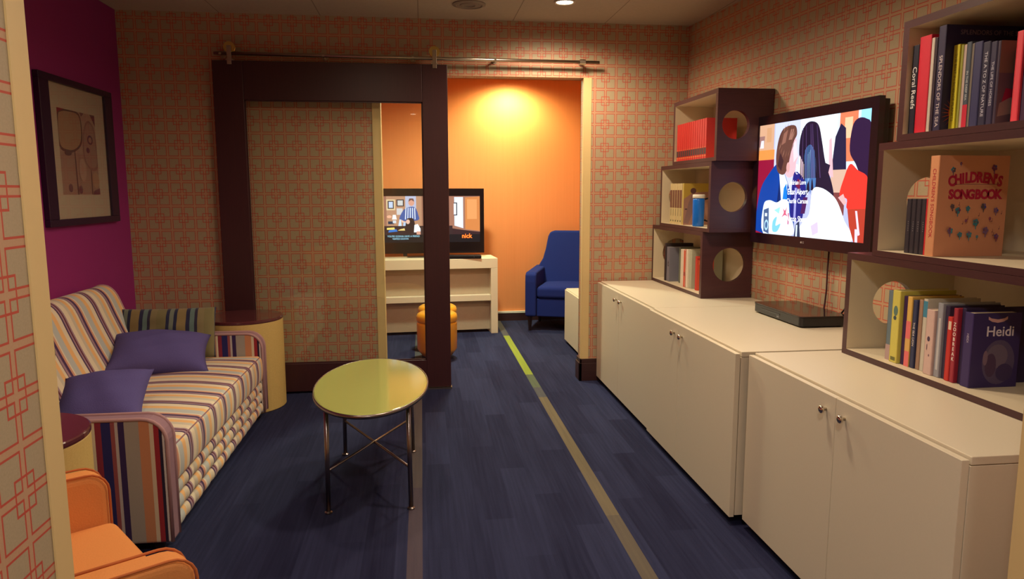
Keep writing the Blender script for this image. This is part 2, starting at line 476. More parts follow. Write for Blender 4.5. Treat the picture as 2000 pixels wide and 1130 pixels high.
# ------------------------------------------------------------------ room shell
YB = 5.155          # face of the wall with the opening
YB2 = 5.27          # its far face
XL = -1.955
ZO = 2.20           # head of the opening
OX0, OX1 = -0.275, 1.165
XC = 1.93           # right back corner
WD = 0.0911         # slant of the right wall per metre of depth
def wx(y): return XC + WD * (YB - y)
UX, UZ = 1.318, 2.042   # a motif centre on the far wall
def uvb(x, z): return (x - UX, z - UZ)
def wq(x0, x1, z0, z1, y=YB):
    return ((x0, y, z0), (x1, y, z0), (x1, y, z1), (x0, y, z1), uvb(x0, z0), uvb(x1, z0), uvb(x1, z1), uvb(x0, z1))
back = [wq(XL, OX0, 0, CEIL), wq(OX1, XC, 0, CEIL), wq(OX0, OX1, ZO, CEIL)]
back += [((OX0, YB, ZO), (OX1, YB, ZO), (OX1, YB2, ZO), (OX0, YB2, ZO), uvb(OX0, ZO), uvb(OX1, ZO), uvb(OX1, ZO + .115), uvb(OX0, ZO + .115))]
back += [((OX0, YB, 0), (OX0, YB2, 0), (OX0, YB2, ZO), (OX0, YB, ZO), (0, 0), (.115, 0), (.115, ZO), (0, ZO)),
         ((OX1, YB, 0), (OX1, YB2, 0), (OX1, YB2, ZO), (OX1, YB, ZO), (0, 0), (.115, 0), (.115, ZO), (0, ZO))]
quad_uv('wall_back', M_wp, back)['label'] = 'far wall in orange lattice wallpaper with a wide opening'

YN = -2.3
def rq(y0, y1, z0, z1):
    f = math.sqrt(1 + WD * WD)
    u0, u1 = -(y0 - 3.298) * f, -(y1 - 3.298) * f
    return ((wx(y0), y0, z0), (wx(y1), y1, z0), (wx(y1), y1, z1), (wx(y0), y0, z1), (u0, z0 - 2.105), (u1, z0 - 2.105), (u1, z1 - 2.105), (u0, z1 - 2.105))
quad_uv('wall_right', M_wp, [rq(YB, 1.25, 0, CEIL)])['label'] = 'right wall in orange lattice wallpaper behind the cabinets'

b = MB(); b.box(XL - 0.1, XL, 1.2, YB, 0, CEIL); struct(b.build('wall_left', M_magenta), 'plain magenta left wall behind the sofa')
# passage the viewer stands in: a wall end each side, with cream corner trims
PX = -0.65; PY = 1.328
def pq(x, y0, y1, z0, z1): return ((x, y0, z0), (x, y1, z0), (x, y1, z1), (x, y0, z1), (y0 - 1.21, z0 - .75), (y1 - 1.21, z0 - .75), (y1 - 1.21, z1 - .75), (y0 - 1.21, z1 - .75))
near = [pq(PX, YN, PY, 0, CEIL), ((PX, PY, 0), (XL, PY, 0), (XL, PY, CEIL), (PX, PY, CEIL), (0, 0), (1.3, 0), (1.3, CEIL), (0, CEIL))]
quad_uv('wall_near_left', M_wp, near)['label'] = 'near wall end in orange lattice wallpaper at the left edge'
b = MB(); b.box(PX + .0005, PX + 0.004, PY - 0.052, PY + 0.004, 0, CEIL); b.box(PX - 0.03, PX + .0004, PY + .0004, PY + 0.004, 0, CEIL)
struct(b.build('trim_1', M_cream), 'cream corner trim on the near wall at left')
RX = 1.19; RY = 1.25
nr = [pq(RX, YN, RY, 0, CEIL), ((RX, RY, 0), (2.4, RY, 0), (2.4, RY, CEIL), (RX, RY, CEIL), (0, 0), (1.2, 0), (1.2, CEIL), (0, CEIL))]
quad_uv('wall_near_right', M_wp, nr)['label'] = 'near wall end at the right edge'
b = MB(); b.box(RX - 0.004, RX - .0005, RY - 0.05, RY + 0.004, 0, CEIL); b.box(RX - .0004, RX + 0.03, RY + .0004, RY + 0.004, 0, CEIL)
struct(b.build('trim_2', M_cream), 'cream corner trim at the right edge')
b = MB(); b.box(-3, 3, YN - 0.1, YN, 0, CEIL); struct(b.build('wall_front', M_cream))

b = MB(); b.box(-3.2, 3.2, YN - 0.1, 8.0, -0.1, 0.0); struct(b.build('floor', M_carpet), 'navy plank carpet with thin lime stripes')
b = MB(); b.box(-3.2, 3.2, YN - 0.1, 8.0, CEIL, CEIL + 0.1); struct(b.build('ceiling', M_ceil), 'pale panel ceiling')

# far room
BY = 7.75; BXR = 2.15; BXL = -1.9
b = MB(); b.box(BXL, BXR, BY, BY + 0.1, 0, CEIL); struct(b.build('wall_orange', M_orange), 'orange end wall of the room beyond the opening')
b = MB(); b.box(BXR, BXR + 0.1, YB2, BY, 0, CEIL); struct(b.build('wall_far_room_right', M_orange))
b = MB(); b.box(BXL - 0.1, BXL, YB2, BY, 0, CEIL); struct(b.build('wall_far_room_left', M_orange))
b = MB(); b.box(BXL, OX0, YB2 - .01, YB2, 0, CEIL); b.box(OX1, BXR, YB2 - .01, YB2, 0, CEIL); b.box(OX0, OX1, YB2 - .01, YB2, ZO, CEIL)
struct(b.build('wall_far_room_front', M_orange))

# baseboards
b = MB()
prof = lambda d, h: [(0, 0), (d, 0), (d, h * .8), (d * .6, h * .88), (d * .6, h)]
b.box(XL, OX0 + 0.0, YB - 0.02, YB, 0, 0.15); b.box(XL, OX0, YB - 0.012, YB, 0.15, 0.172)
b.build('baseboard_back', M_base)['kind'] = 'structure'
b = MB(); b.box(OX1 - 0.02, 1.30, YB - 0.022, YB, 0, 0.135); b.box(OX1 - 0.012, 1.30, YB - 0.014, YB, 0.135, 0.165)
b.box(OX1 - 0.02, OX1, YB - 0.022, YB2, 0, 0.135); b.box(OX1 - 0.012, OX1, YB - 0.014, YB2, 0.135, 0.165)
b.build('baseboard_opening', M_base, bevel=0.002)['kind'] = 'structure'
b = MB(); b.box(BXL, BXR, BY - 0.02, BY, 0, 0.085); b.build('baseboard_orange', M_base)['kind'] = 'structure'
b = MB(); b.box(BXL, BXR, BY - 0.026, BY, 0.085, 0.105); struct(b.build('trim_3', M_whitetrim), 'white cap strip above the far baseboard')
# cream trims at the jambs of the opening
b = MB(); b.box(OX1, OX1 + 0.052, YB - 0.006, YB, 0.165, ZO + .0); b.box(OX1 - 0.006, OX1, YB - 0.006, YB + 0.03, 0.165, ZO)
b.build('trim_4', M_cream, bevel=0.001)['kind'] = 'structure'
b = MB(); b.box(OX0 - 0.052, OX0, YB - 0.006, YB, 0.0, ZO); b.box(OX0, OX0 + 0.006, YB - 0.006, YB2, 0.0, ZO)
b.build('trim_5', M_cream, bevel=0.001)['kind'] = 'structure'

# ------------------------------------------------------------------ ceiling downlights and vent
PLACE = ['recessed round downlight glowing in the ceiling above the opening', 'recessed round downlight over the cabinets',
         'recessed round downlight over the oval table', 'recessed round downlight over the passage',
         'recessed round downlight close to the orange wall', 'recessed round downlight over the yellow stools',
         'recessed round downlight behind the viewer', 'recessed round downlight above the orange armchair']
for i, (x, y, w, ang, colr) in enumerate(DOWNLIGHTS):
    t = thing('ceiling_downlight', PLACE[i], 'ceiling light', (x, y, CEIL))
    MB().lathe([(0.052, -0.001), (0.068, -0.001), (0.068, -0.007), (0.060, -0.010), (0.052, -0.006)], n=32).build('trim_ring', M_whitetrim, t, world=False, smooth=True)
    MB().lathe([(0.0005, -0.004), (0.052, -0.004), (0.052, -0.002), (0.0005, -0.002)], n=32).build('lamp_lens', M_lamp, t, world=False)
    l = bpy.data.lights.new('downlight_lamp', 'SPOT'); l.energy = w; l.color = colr; l.spot_size = R(ang); l.spot_blend = 0.7; l.shadow_soft_size = 0.11
    lo = bpy.data.objects.new('downlight_lamp', l); COL.objects.link(lo); lo.parent = t; lo.location = (0, 0, -0.02)
v = MB().lathe([(0.001, 0), (0.105, 0), (0.105, -0.006), (0.085, -0.012), (0.08, -0.006), (0.06, -0.006), (0.057, -0.011), (0.04, -0.011), (0.038, -0.006), (0.001, -0.006)], (0.321, 4.741, CEIL), n=40)
tag(v.build('ceiling_vent', mat('grey_vent', (150, 140, 128), 0.6), smooth=False, loc=(0.321, 4.741, CEIL)), 'round grey ceiling vent left of the glowing downlight', 'vent')

# ------------------------------------------------------------------ sliding glass door on its rail
dt = thing('door_1', 'wide dark framed sliding door with one big glass pane', 'sliding door', (-0.575, 5.075, 0.012)); dt['kind'] = 'structure'
dy0, dy1 = 5.052, 5.092
DX0, DX1, DZ1 = -1.342, 0.190, 2.255
MB().box(DX0, -1.150, dy0, dy1, 0.015, DZ1).build('stile', M_door, dt, bevel=0.003)
MB().box(0.018, DX1, dy0, dy1, 0.015, DZ1).build('stile', M_door, dt, bevel=0.003)
MB().box(-1.150, 0.018, dy0, dy1, 2.005, DZ1).build('top_rail', M_door, dt, bevel=0.003)
MB().box(-1.150, 0.018, dy0, dy1, 0.015, 0.215).build('bottom_rail', M_door, dt, bevel=0.003)
MB().box(-1.150, 0.018, dy0 + .016, dy0 + .024, 0.215, 2.005).build('glass_pane', M_glass, dt)
bd = MB()
for q in ((-1.150, -1.142, 0.215, 2.005), (0.010, 0.018, 0.215, 2.005), (-1.15, 0.018, 0.215, 0.223), (-1.15, 0.018, 1.997, 2.005)):
    bd.box(q[0], q[1], dy0 + .008, dy0 + .016, q[2], q[3])
bd.build('glazing_bead', M_door, dt)
for x in (-1.23, 0.105):
    h = MB(); h.box(x - .014, x + .014, dy0 - .004, dy0 + .0, 2.20 + .03, 2.35); h.box(x - .022, x + .022, dy0 - .005, dy1, DZ1, DZ1 + .008)
    hg = h.build('roller_hanger', M_steel, dt, bevel=0.001)
    w = MB().lathe([(0.002, -.012), (0.036, -.012), (0.036, -.008), (0.026, -.003), (0.026, .003), (0.036, .008), (0.036, .012), (0.002, .012)], (x, 5.072, 2.341), n=28, ax='y')
    w.build('wheel', mat('polished_brass_steel', (232, 205, 120), 0.15, 1.0), hg, smooth=False)
MB().box(0.0, 0.195, dy0 - .01, dy1 + .01, 0.0, 0.012).build('floor_guide', M_steel, dt)

rl = thing('door_rail', 'steel rod rail above the sliding door and opening', 'rail', (-0.04, 5.155, 2.303))
MB().tube([(-1.33, 5.072, 2.303), (1.25, 5.072, 2.293)], 0.0115, 14).build('rod', M_steel, rl, smooth=True)
for x in (-1.29, -0.63, -0.04, 0.52, 1.135):
    MB().tube([(x, 5.06, 2.299), (x, 5.155, 2.299)], 0.008, 12).lathe([(0.002, 0), (0.018, 0), (0.018, .006), (0.002, .006)], (x, 5.148, 2.299), 20, ax='y').build('standoff', M_steel, rl, smooth=False)
MB().tube([(1.11, 5.072, 2.2935), (1.15, 5.072, 2.2933)], 0.019, 16).build('end_stop', M_steel, rl, smooth=False)

# ------------------------------------------------------------------ cabinets along the right wall
def slab(y0, y1, x0, z0, z1, mgap=0.004):
    b = MB(); pts = [(x0, y0), (wx(y0) - mgap, y0), (wx(y1) - mgap, y1), (x0, y1)]
    return b.prism(pts, z0, z1, 'z')
def cabinet(y0, y1, xf, split, knobs, label):
    t = thing('cabinet', label, 'cabinet', (xf + .35, (y0 + y1) / 2, 0), group='low white cabinets along the right wall')
    slab(y0 + .002, y1 - .002, xf + .024, 0.045, 0.726).build('body', M_cab, t, bevel=0.0015)
    slab(y0 + .001, y1 - .001, xf + .026, 0.728, 0.75).build('worktop', M_cab, t, bevel=0.002)
    slab(y0 + .02, y1 - .02, xf + .09, 0.0, 0.044).build('plinth', M_leg, t)
    for a, c, ky in ((y0, split, knobs[0]), (split, y1, knobs[1])):
        d = MB().box(xf, xf + .021, a + .0015, c - .0015, 0.038, 0.742).build('door', M_cab, t, bevel=0.0012)
        MB().lathe([(0.0005, -.026), (0.006, -.0255), (0.0125, -.022), (0.014, -.018), (0.011, -.013), (0.005, -.010), (0.005, 0.0), (0.0005, 0)], (xf, ky, 0.69), 20, ax='x').build('knob', mat('polished_chrome', (215, 205, 190), 0.12, 1.0) if 'polished_chrome' not in bpy.data.materials else bpy.data.materials['polished_chrome'], d, smooth=True)
    return t
cabinet(3.885, 5.13, 1.275, 4.545, (4.488, 4.602), 'low white two-door cabinet in the far corner under the small books tower')
cabinet(2.745, 3.880, 1.265, 3.408, (3.354, 3.462), 'low white two-door cabinet under the wall television, holding the disc player')
cabinet(1.55, 2.725, 1.312, 2.098, (2.044, 2.151), 'nearest low white two-door cabinet, its pinkish end panel showing')

# ------------------------------------------------------------------ cube shelves
def hole_panel(y0, y1, x0, x1, z0, z1, cx, cz, r, inner_neg, n=40):
    """end panel with a round hole; inner_neg: the face at y0 is the inner one"""
    b = MB(); vs = []; 
    def rim(a):   # point on rectangle border in direction a from the hole centre
        dx, dz = math.cos(a), math.sin(a); t = 1e9
        if dx > 1e-9: t = min(t, (x1 - cx) / dx)
        if dx < -1e-9: t = min(t, (x0 - cx) / dx)
        if dz > 1e-9: t = min(t, (z1 - cz) / dz)
        if dz < -1e-9: t = min(t, (z0 - cz) / dz)
        return (cx + dx * t, cz + dz * t)
    ang = [2 * math.pi * i / n for i in range(n)] + [math.atan2(z - cz, x - cx) % (2 * math.pi) for x in (x0, x1) for z in (z0, z1)]
    ang = sorted(set(round(a, 6) for a in ang)); N = len(ang)
    for y in (y0, y1):
        vs += [(cx + r * math.cos(a), y, cz + r * math.sin(a)) for a in ang]
        vs += [(rim(a)[0], y, rim(a)[1]) for a in ang]
    f0, f1, fe = [], [], []
    for i in range(N):
        j = (i + 1) % N
        f0.append((i, j, N + j, N + i)); f1.append((2 * N + i, 3 * N + i, 3 * N + j, 2 * N + j))
        fe.append((N + i, N + j, 3 * N + j, 3 * N + i)); fe.append((i, 2 * N + i, 2 * N + j, j))
    b.add(vs, f0, 1 if inner_neg else 0); k = len(b.f)
    b.f += [list(f) for f in f1]; b.m += [0 if inner_neg else 1] * len(f1)
    b.f += [list(f) for f in fe]; b.m += [0] * len(fe)
    return b
def shelf_box(y0, y1, z0, z1, label, group, hr=0.062, hx=None, xf=1.688, depth=None):
    """open-fronted cube; its back follows the slant of the right wall"""
    t = thing('cube_shelf', label, 'shelf', (xf, y1, z0), group=group)
    T = 0.03
    xb = (lambda y: wx(y) - 0.006) if depth is None else (lambda y: xf + depth - (y1 - y) * -WD)
    def board(name, za, zb, inner):
        b = MB().prism([(xf, y0), (xb(y0), y0), (xb(y1), y1), (xf, y1)], za, zb, 'z'); b.m = [1 if k == inner else 0 for k in range(6)]
        return b.build(name, [M_brown, M_cabin], t)
    board('bottom_panel', z0, z0 + 0.022, 1)
    board('top_panel', z1 - 0.026, z1, 0)
    hx = hx or xf + 0.175
    zc = (z0 + z1) / 2
    hole_panel(y1 - T, y1, xf, xb(y1) - .001, z0 + .0222, z1 - .0262, hx, zc, hr, True).build('side_panel', [M_brown, M_cabin], t, merge=True)
    hole_panel(y0, y0 + T, xf, xb(y0 + T) - .001, z0 + .0222, z1 - .0262, hx, zc, hr, False).build('side_panel', [M_brown, M_cabin], t, merge=True)
    ya, yb = y0 + T + .0002, y1 - T - .0002
    b = MB().prism([(xb(ya) - .012, ya), (xb(ya) - .001, ya), (xb(yb) - .001, yb), (xb(yb) - .012, yb)], z0 + .0222, z1 - .0262, 'z'); b.m = [0, 0, 0, 0, 0, 1]
    b.build('back_panel', [M_brown, M_cabin], t)
    return t
Z = [0.751, 1.159, 1.160, 1.576, 1.577, 1.985]
GF, GN = 'small shelf tower in the far corner', 'shelf tower at the right edge'
shelf_box(4.187, 5.145, Z[0], Z[1], 'bottom open cube of the far shelf tower, standing on the white cabinet', GF, hr=0.104)
shelf_box(4.092, 4.990, Z[2], Z[3], 'middle open cube of the far shelf tower with the blue cup', GF, hr=0.088, hx=1.828)
shelf_box(4.028, 4.758, Z[4], Z[5], 'top open cube of the far shelf tower, filled with red volumes', GF, hr=0.082, hx=1.80)
shelf_box(1.62, 2.682, Z[0], Z[1], 'bottom open cube of the near shelf tower, on the nearest white cabinet', GN, hr=0.088, hx=1.688 + .19)
shelf_box(1.65, 2.525, Z[2], Z[3], 'middle open cube of the near shelf tower with the large song book', GN, hr=0.085, hx=1.688 + .19)
shelf_box(1.68, 2.428, Z[4], Z[5], 'top open cube of the near shelf tower, packed with tall books', GN, hr=0.085, hx=1.688 + .19)

# ------------------------------------------------------------------ books
MC = {}
def bm_(rgb, rough=0.5):
    k = (rgb, rough)
    if k not in MC: MC[k] = mat('book_cloth_%d' % len(MC), rgb, rough, var=0.06, scale=60)
    return MC[k]
def book(yfar, w, h, depth, zf, rgb, label, xs=1.705, title=None, tcol=(230, 220, 200), tsize=None, tpos=0.5, group=None, name='book',
         cover_art=None, spine_shapes=None, lean=0.0, tsx=1.0):
    w0 = w; w = w - 0.0012
    yc = yfar - w0 / 2
    c = bm_(rgb); T = min(0.0028, w * .22)
    o = MB().box(0, depth, w / 2 - T, w / 2, 0, h).box(0, depth, -w / 2, -w / 2 + T, 0, h).box(0, T, -w / 2 + T, w / 2 - T, 0, h)
    o = o.build(name, c, bevel=min(.003, w * .16))
    o.location = (xs, yc, zf); o.rotation_euler = (R(lean), 0, 0)
    WM[o.name] = Matrix.Translation((xs, yc, zf)) @ Matrix.Rotation(R(lean), 4, 'X')
    tag(o, label, 'book', group)
    MB().box(T, depth - .004, -w / 2 + T, w / 2 - T, .003, h - .003).build('page_block', M_page, o, world=False)
    L = WM[o.name]
    sp_ = L @ frame((-0.0004, 0, h * tpos), (0, 0, -1), (0, -1, 0))
    if spine_shapes:
        art('spine_print', o, L @ frame((-0.0002, w / 2, 0), (0, -1, 0), (0, 0, 1)), [(cc, [(p[0] * w, p[1] * h) for p in pp]) for cc, pp in spine_shapes], M_print)
    if title:
        text('spine_title', o, sp_, title, tsize or w * .7, bm_(tcol), sx=tsx, depth=0.0001, offset=0.0)
    if cover_art:
        art('cover_print', o, L @ frame((0, -w / 2 - .0002, 0), (1, 0, 0), (0, 0, 1)), [(cc, [(p[0] * depth, p[1] * h) for p in pp]) for cc, pp in cover_art], M_print)
    return o, L, w
def sband(c, a, b): return (c, rc(0, 1, a, b))
ZN = Z[4] + .0225
G1, G2, G3 = 'books in the top near shelf', 'books in the middle near shelf', 'books in the bottom near shelf'
navy = (28, 24, 58); 
book(2.391 + .004, .031, .300, .24, ZN, (26, 26, 46), 'black-spined book lettered Coral Reefs, tall', title='Coral Reefs', tcol=(225, 225, 225), tsize=.030, tpos=.52, group=G1)
book(2.362, .058, .322, .25, ZN, (196, 22, 52), 'thick plain bright red book beside the coral reef book', group=G1)
book(2.303, .016, .308, .24, ZN, (196, 186, 176), 'thin white-spined book right of the thick red one', group=G1)
book(2.286, .012, .305, .24, ZN, (52, 34, 52), 'thin dark book left of the large sea book', group=G1)
o, L, w = book(2.272, .036, .338, .32, ZN, (34, 26, 66), 'tallest dark blue book of the top shelf, Splendors of the Sea', title='SPLENDORS OF THE SEA', tcol=(206, 196, 200), tsize=.021, tpos=.38, group=G1,
     cover_art=[((34, 26, 66), rc(0, 1, 0, 1))] + [((150, 62, 40), [(.17 + .012 * math.cos(a + 1.57), .17 + .012 * math.sin(a + 1.57)), (.17 + .17 * math.cos(a), .17 + .16 * math.sin(a)), (.17 - .012 * math.cos(a + 1.57), .17 - .012 * math.sin(a + 1.57))]) for a in [2 * math.pi * i / 22 for i in range(22)]] + [((190, 84, 44), ell(.17, .17, .09, .085, 18))])
text('cover_title', o, L @ frame((.165, -w / 2 - .0006, h_ := .338 * .93), (1, 0, 0), (0, 0, 1)), 'SPLENDORS OF THE SEA', .021, bm_((130, 110, 120)), depth=.0001)
yy = 2.236
rows = [  # width, height, depth, colour, label, recess, title, title colour
    (.028, .272, .20, (216, 206, 52), 'yellow-spined book with small lettering, in front of the sea book', .030, 'THE BEST IN SCIENCE PLANETS', (120, 110, 40)),
    (.012, .268, .19, (150, 150, 60), 'thin olive green book right of the yellow one', .034, None, None),
    (.016, .266, .19, (188, 166, 158), 'slim pale mauve book on the top shelf', .034, None, None),
    (.022, .270, .19, (72, 82, 98), 'slate grey-blue book with a red foot on its spine', .030, 'IN THE DEEP SEA', (200, 210, 210)),
    (.014, .262, .19, (118, 110, 100), 'slim taupe book right of the slate one', .030, None, None),
    (.036, .262, .22, (46, 46, 92), 'wide dark blue book without lettering', .026, None, None),
    (.032, .255, .22, (30, 26, 62), 'navy book with a broken white line of title', .026, 'THE A TO Z OF NATURE', (196, 196, 214)),
    (.026, .250, .22, (38, 30, 70), 'navy book with small white lettering, before the animal cover', .026, 'THE LIFE OF HORSES', (196, 196, 214)),
]
for i, (w_, h_, d_, c_, lb, rec, tt, tc_) in enumerate(rows):
    ss = [sband((196, 30, 60), .02, .28)] if 'red foot' in lb else None
    book(yy, w_, h_, d_, ZN, c_, lb, xs=1.705 + rec, title=tt, tcol=tc_ or (0, 0, 0), tsize=w_ * .5 if tt else None, tpos=.5, group=G1, spine_shapes=ss, tsx=1.1)
    yy -= w_ + .0005
cov = [((96, 80, 92), rc(0, 1, 0, 1)), ((120, 96, 84), rc(0, 1, .62, 1)), ((150, 30, 66), [(.05, .2), (.3, .24), (.34, .42), (.12, .44)]), ((150, 36, 62), ell(.42, .8, .1, .09)),
       ((140, 122, 118), [(.02, .1), (.35, .16), (.42, .3), (.2, .33), (.04, .26)])]
book(yy, .014, .248, .22, ZN, (60, 44, 70), 'large picture-covered book with brown and magenta shapes', xs=1.731, group=G1, cover_art=cov); yy -= .0148 + .016
book(yy, .020, .222, .21, ZN, (150, 122, 96), 'tan book with a dark lettered front half', xs=1.765, group=G1, title='THE OCEAN', tcol=(60, 50, 60), tsize=.018); yy -= .021
book(yy, .013, .212, .20, ZN, (78, 62, 66), 'thin brown-grey book touching the tan one', xs=1.76, group=G1); yy -= .0136
book(yy, .026, .262, .20, ZN, (232, 66, 86), 'coral pink-spined book near the right edge', xs=1.735, group=G1); yy -= .0265
book(yy, .028, .255, .21, ZN, (62, 28, 68), 'dark plum book right of the coral pink one', xs=1.74, group=G1); yy -= .029
book(yy, .026, .244, .20, ZN, (146, 20, 92), 'magenta book at the right edge of the top shelf', xs=1.745, group=G1); yy -= .027
book(yy, .030, .255, .20, ZN, (56, 24, 66), 'dark violet book half out of the picture', xs=1.735, group=G1)

ZM = Z[2] + .0225
for i in range(4):
    book(2.384 - i * .0255, .0245, .192, .13, ZM, (44, 38, 50), 'small charcoal volume with dotted spine, one of four beside the red book', xs=1.715, title='* * * * *', tcol=(150, 145, 150), tsize=.011, group='four matching charcoal volumes')
book(2.281, .022, .193, .14, ZM, (206, 30, 44), 'small red book pressed against the song book', xs=1.712, group=G2)
cov = [((208, 146, 112), rc(0, 1, 0, 1))]
random.seed(5)
pal = [(70, 70, 150), (120, 60, 110), (60, 130, 150), (170, 60, 70), (90, 80, 90), (120, 90, 130)]
for (u_, v_, s_) in [(.2, .86, .035), (.3, .92, .02), (.78, .88, .04), (.22, .5, .03), (.3, .46, .04), (.44, .48, .032), (.66, .5, .04), (.84, .46, .035), (.56, .34, .045), (.2, .26, .04), (.34, .22, .035), (.47, .22, .04), (.7, .26, .045), (.86, .2, .035), (.58, .2, .02), (.4, .36, .02), (.74, .38, .02)]:
    c_ = random.choice(pal)
    for k in range(5):
        a = k * 1.2566 + u_ * 9
        cov.append((random.choice([c_, c_, random.choice(pal)]), ell(u_ + s_ * .6 * math.cos(a), v_ + s_ * .5 * math.sin(a), s_ * .42, s_ * .36, 9)))
    cov.append((c_, [(u_ - s_ * .15, v_ - s_ * 1.5), (u_ + s_ * .15, v_ - s_ * 1.5), (u_ + s_ * .2, v_), (u_ - s_ * .2, v_)]))
for k in range(16):
    u_, v_ = .14 + .76 * random.random(), .14 + .4 * random.random()
    cov.append(((110, 60, 70), ell(u_, v_, .008, .006, 8))); cov.append(((110, 60, 70), rc(u_ + .004, u_ + .009, v_, v_ + .03)))
cov.append(((110, 60, 70), rc(.18, .84, .715, .720)))
o, L, w = book(2.258, .044, .335, .255, ZM, (214, 150, 108), "large peach book, Children's Songbook, facing out with red title", xs=1.700, title="CHILDREN'S SONGBOOK", tcol=(186, 40, 60), tsize=.022, tpos=.53, group=G2, cover_art=cov, tsx=.92)
red = bm_((176, 26, 66))
LWID = {'I': .5, "'": .4, 'E': .9, 'L': .85, 'S': .9}
def cover_line(body, z, size, arch, sx=1.0, width=.2):
    ws = [LWID.get(ch, 1.0) for ch in body]; tot = sum(ws); acc = 0
    for w_, ch in zip(ws, body):
        u_ = (acc + w_ / 2) / tot - .5; acc += w_
        M = L @ frame((.135 + u_ * width, -w / 2 - .0012, z + arch * (1 - (2 * u_) ** 2)), (1, 0, 0), (0, 0, 1)) @ Matrix.Rotation(-u_ * arch * 20, 4, 'Z')
        text('cover_letter', o, M, ch, size, red, depth=.0006, offset=.0019, sx=sx)
cover_line("CHILDREN'S", .246, .047, .016, .78, .198)
cover_line("SONGBOOK", .206, .043, .0, .86, .196)

ZB_ = Z[0] + .0225
PB = [
    (2.470, .030, .262, .15, (98, 116, 128), 'grey-blue book at the far end with a silver-pink foot', 1.730, [sband((178, 150, 150), 0, .22)], None),
    (2.432, .044, .268, .22, (206, 196, 92), 'wide pale yellow book with green scribbles near the top', 1.720, [((90, 120, 110), ell(.5, .72, .28, .07)), ((60, 80, 90), ell(.45, .62, .2, .03)), ((110, 110, 60), rc(.2, .8, .03, .08))], None),
    (2.385, .022, .252, .21, (58, 28, 80), 'dark purple book right of the wide yellow one', 1.732, None, None),
    (2.360, .026, .254, .20, (216, 176, 90), 'yellow and pink banded slim book', 1.728, [sband((226, 110, 112), .0, .65), sband((214, 170, 96), .22, .4)], None),
    (2.332, .022, .245, .19, (44, 52, 88), 'navy slim book with white vertical lettering', 1.730, None, 'THE SEA LION'),
    (2.308, .020, .250, .18, (160, 128, 108), 'tan-brown slim book in the middle of the bottom shelf', 1.735, None, None),
    (2.286, .022, .256, .20, (196, 190, 176), 'white and teal topped book behind the pink-white one', 1.735, [sband((60, 130, 160), .75, .97)], None),
    (2.250, .040, .226, .10, (206, 176, 170), 'short pinkish white book with small dark marks', 1.722, [((70, 50, 80), ell(.45, .55, .18, .04)), ((120, 90, 100), ell(.6, .3, .08, .02)), ((90, 60, 80), ell(.3, .42, .05, .05))], None),
    (2.206, .026, .254, .21, (150, 152, 164), 'tall pale grey book with a worn spine', 1.728, [((190, 190, 196), rc(.3, .7, .1, .8))], None),
    (2.178, .020, .248, .20, (52, 42, 70), 'dark book right of the tall grey one', 1.735, None, None),
    (2.156, .022, .216, .18, (196, 46, 42), 'short red book with a white block near the top', 1.728, [((220, 200, 180), rc(.2, .8, .8, .93))], None),
    (2.132, .020, .248, .20, (158, 40, 60), 'crimson book with white stacked letters down its spine', 1.728, None, None),
    (2.110, .020, .252, .24, (40, 28, 66), 'tall dark blue book just behind the Heidi book', 1.740, None, None),
]
for (yf, w_, h_, d_, c_, lb, xs, ss, tt) in PB:
    BK, _, _ = book(yf, w_, h_, d_, ZB_, c_, lb, xs=xs, group=G3, spine_shapes=ss, title=tt, tsize=w_ * .62 if tt else None, tcol=(226, 216, 206))
    if 'stacked' in lb:
        lo_ = BK
        text('spine_title', lo_, WM[lo_.name] @ frame((-.0006, 0, h_ * .55), (0, -1, 0), (0, 0, 1)), '\n'.join('ZOOBREAK'), .0165, bm_((230, 222, 214)), depth=.0001, offset=.0003)
hc = [((52, 38, 92), rc(0, 1, 0, 1)), ((84, 72, 104), ell(.58, .34, .34, .3, 24)), ((104, 90, 112), ell(.55, .42, .22, .16, 20)), ((74, 52, 84), ell(.42, .3, .12, .16, 16)), ((60, 46, 88), ell(.72, .2, .18, .12, 16)), ((120, 96, 116), ell(.3, .4, .05, .1)),
      ((196, 150, 150), [(.3, .955), (.36, .93), (.5, .915), (.64, .93), (.7, .955), (.7, .915), (.62, .885), (.5, .87), (.38, .885), (.3, .915)])]
o, L, w = book(2.088, .040, .243, .168, ZB_, (52, 36, 96), 'dark blue Heidi book facing out at the near end of the row', xs=1.732, title='HEIDI', tcol=(190, 180, 200), tsize=.012, tpos=.66, group=G3, cover_art=hc)
text('cover_title', o, L @ frame((.095, -w / 2 - .0012, .243 * .75), (1, 0, 0), (0, 0, 1)), 'Heidi', .046, bm_((214, 204, 214)), depth=.0003, offset=.0004)

# far tower
GR = 'matching red volumes in the top far shelf'
proto = None
for i in range(14):
    y_ = 4.716 - i * .0362
    if proto is None:
        proto, _, _ = book(y_, .0342, .238, .19, ZN, (196, 44, 40), 'red cloth volume with a dark band low on its spine, in a matching row', xs=1.700, group=GR,
                           spine_shapes=[((64, 44, 48), rc(.06, .94, .11, .27)), ((214, 120, 60), rc(.06, .94, .06, .085)), ((214, 120, 60), rc(.06, .94, .285, .295))])
    else:
        c = copy_tree(proto); c.location.y = y_ - .0171
GV = 'matching cream volumes in the middle far shelf'
proto = None
for i in range(5):
    y_ = 4.860 - i * .046
    if proto is None:
        proto, _, _ = book(y_, .044, .272, .20, ZM, (206, 190, 140), 'cream volume with a broad brown band, one of a matching row of five', xs=1.715, group=GV,
                           spine_shapes=[((120, 80, 66), rc(.05, .95, .40, .84)), ((90, 96, 70), rc(.3, .7, .06, .1)), ((150, 140, 100), rc(.35, .65, .2, .38))])
    else:
        c = copy_tree(proto); c.location.y = y_ - .022
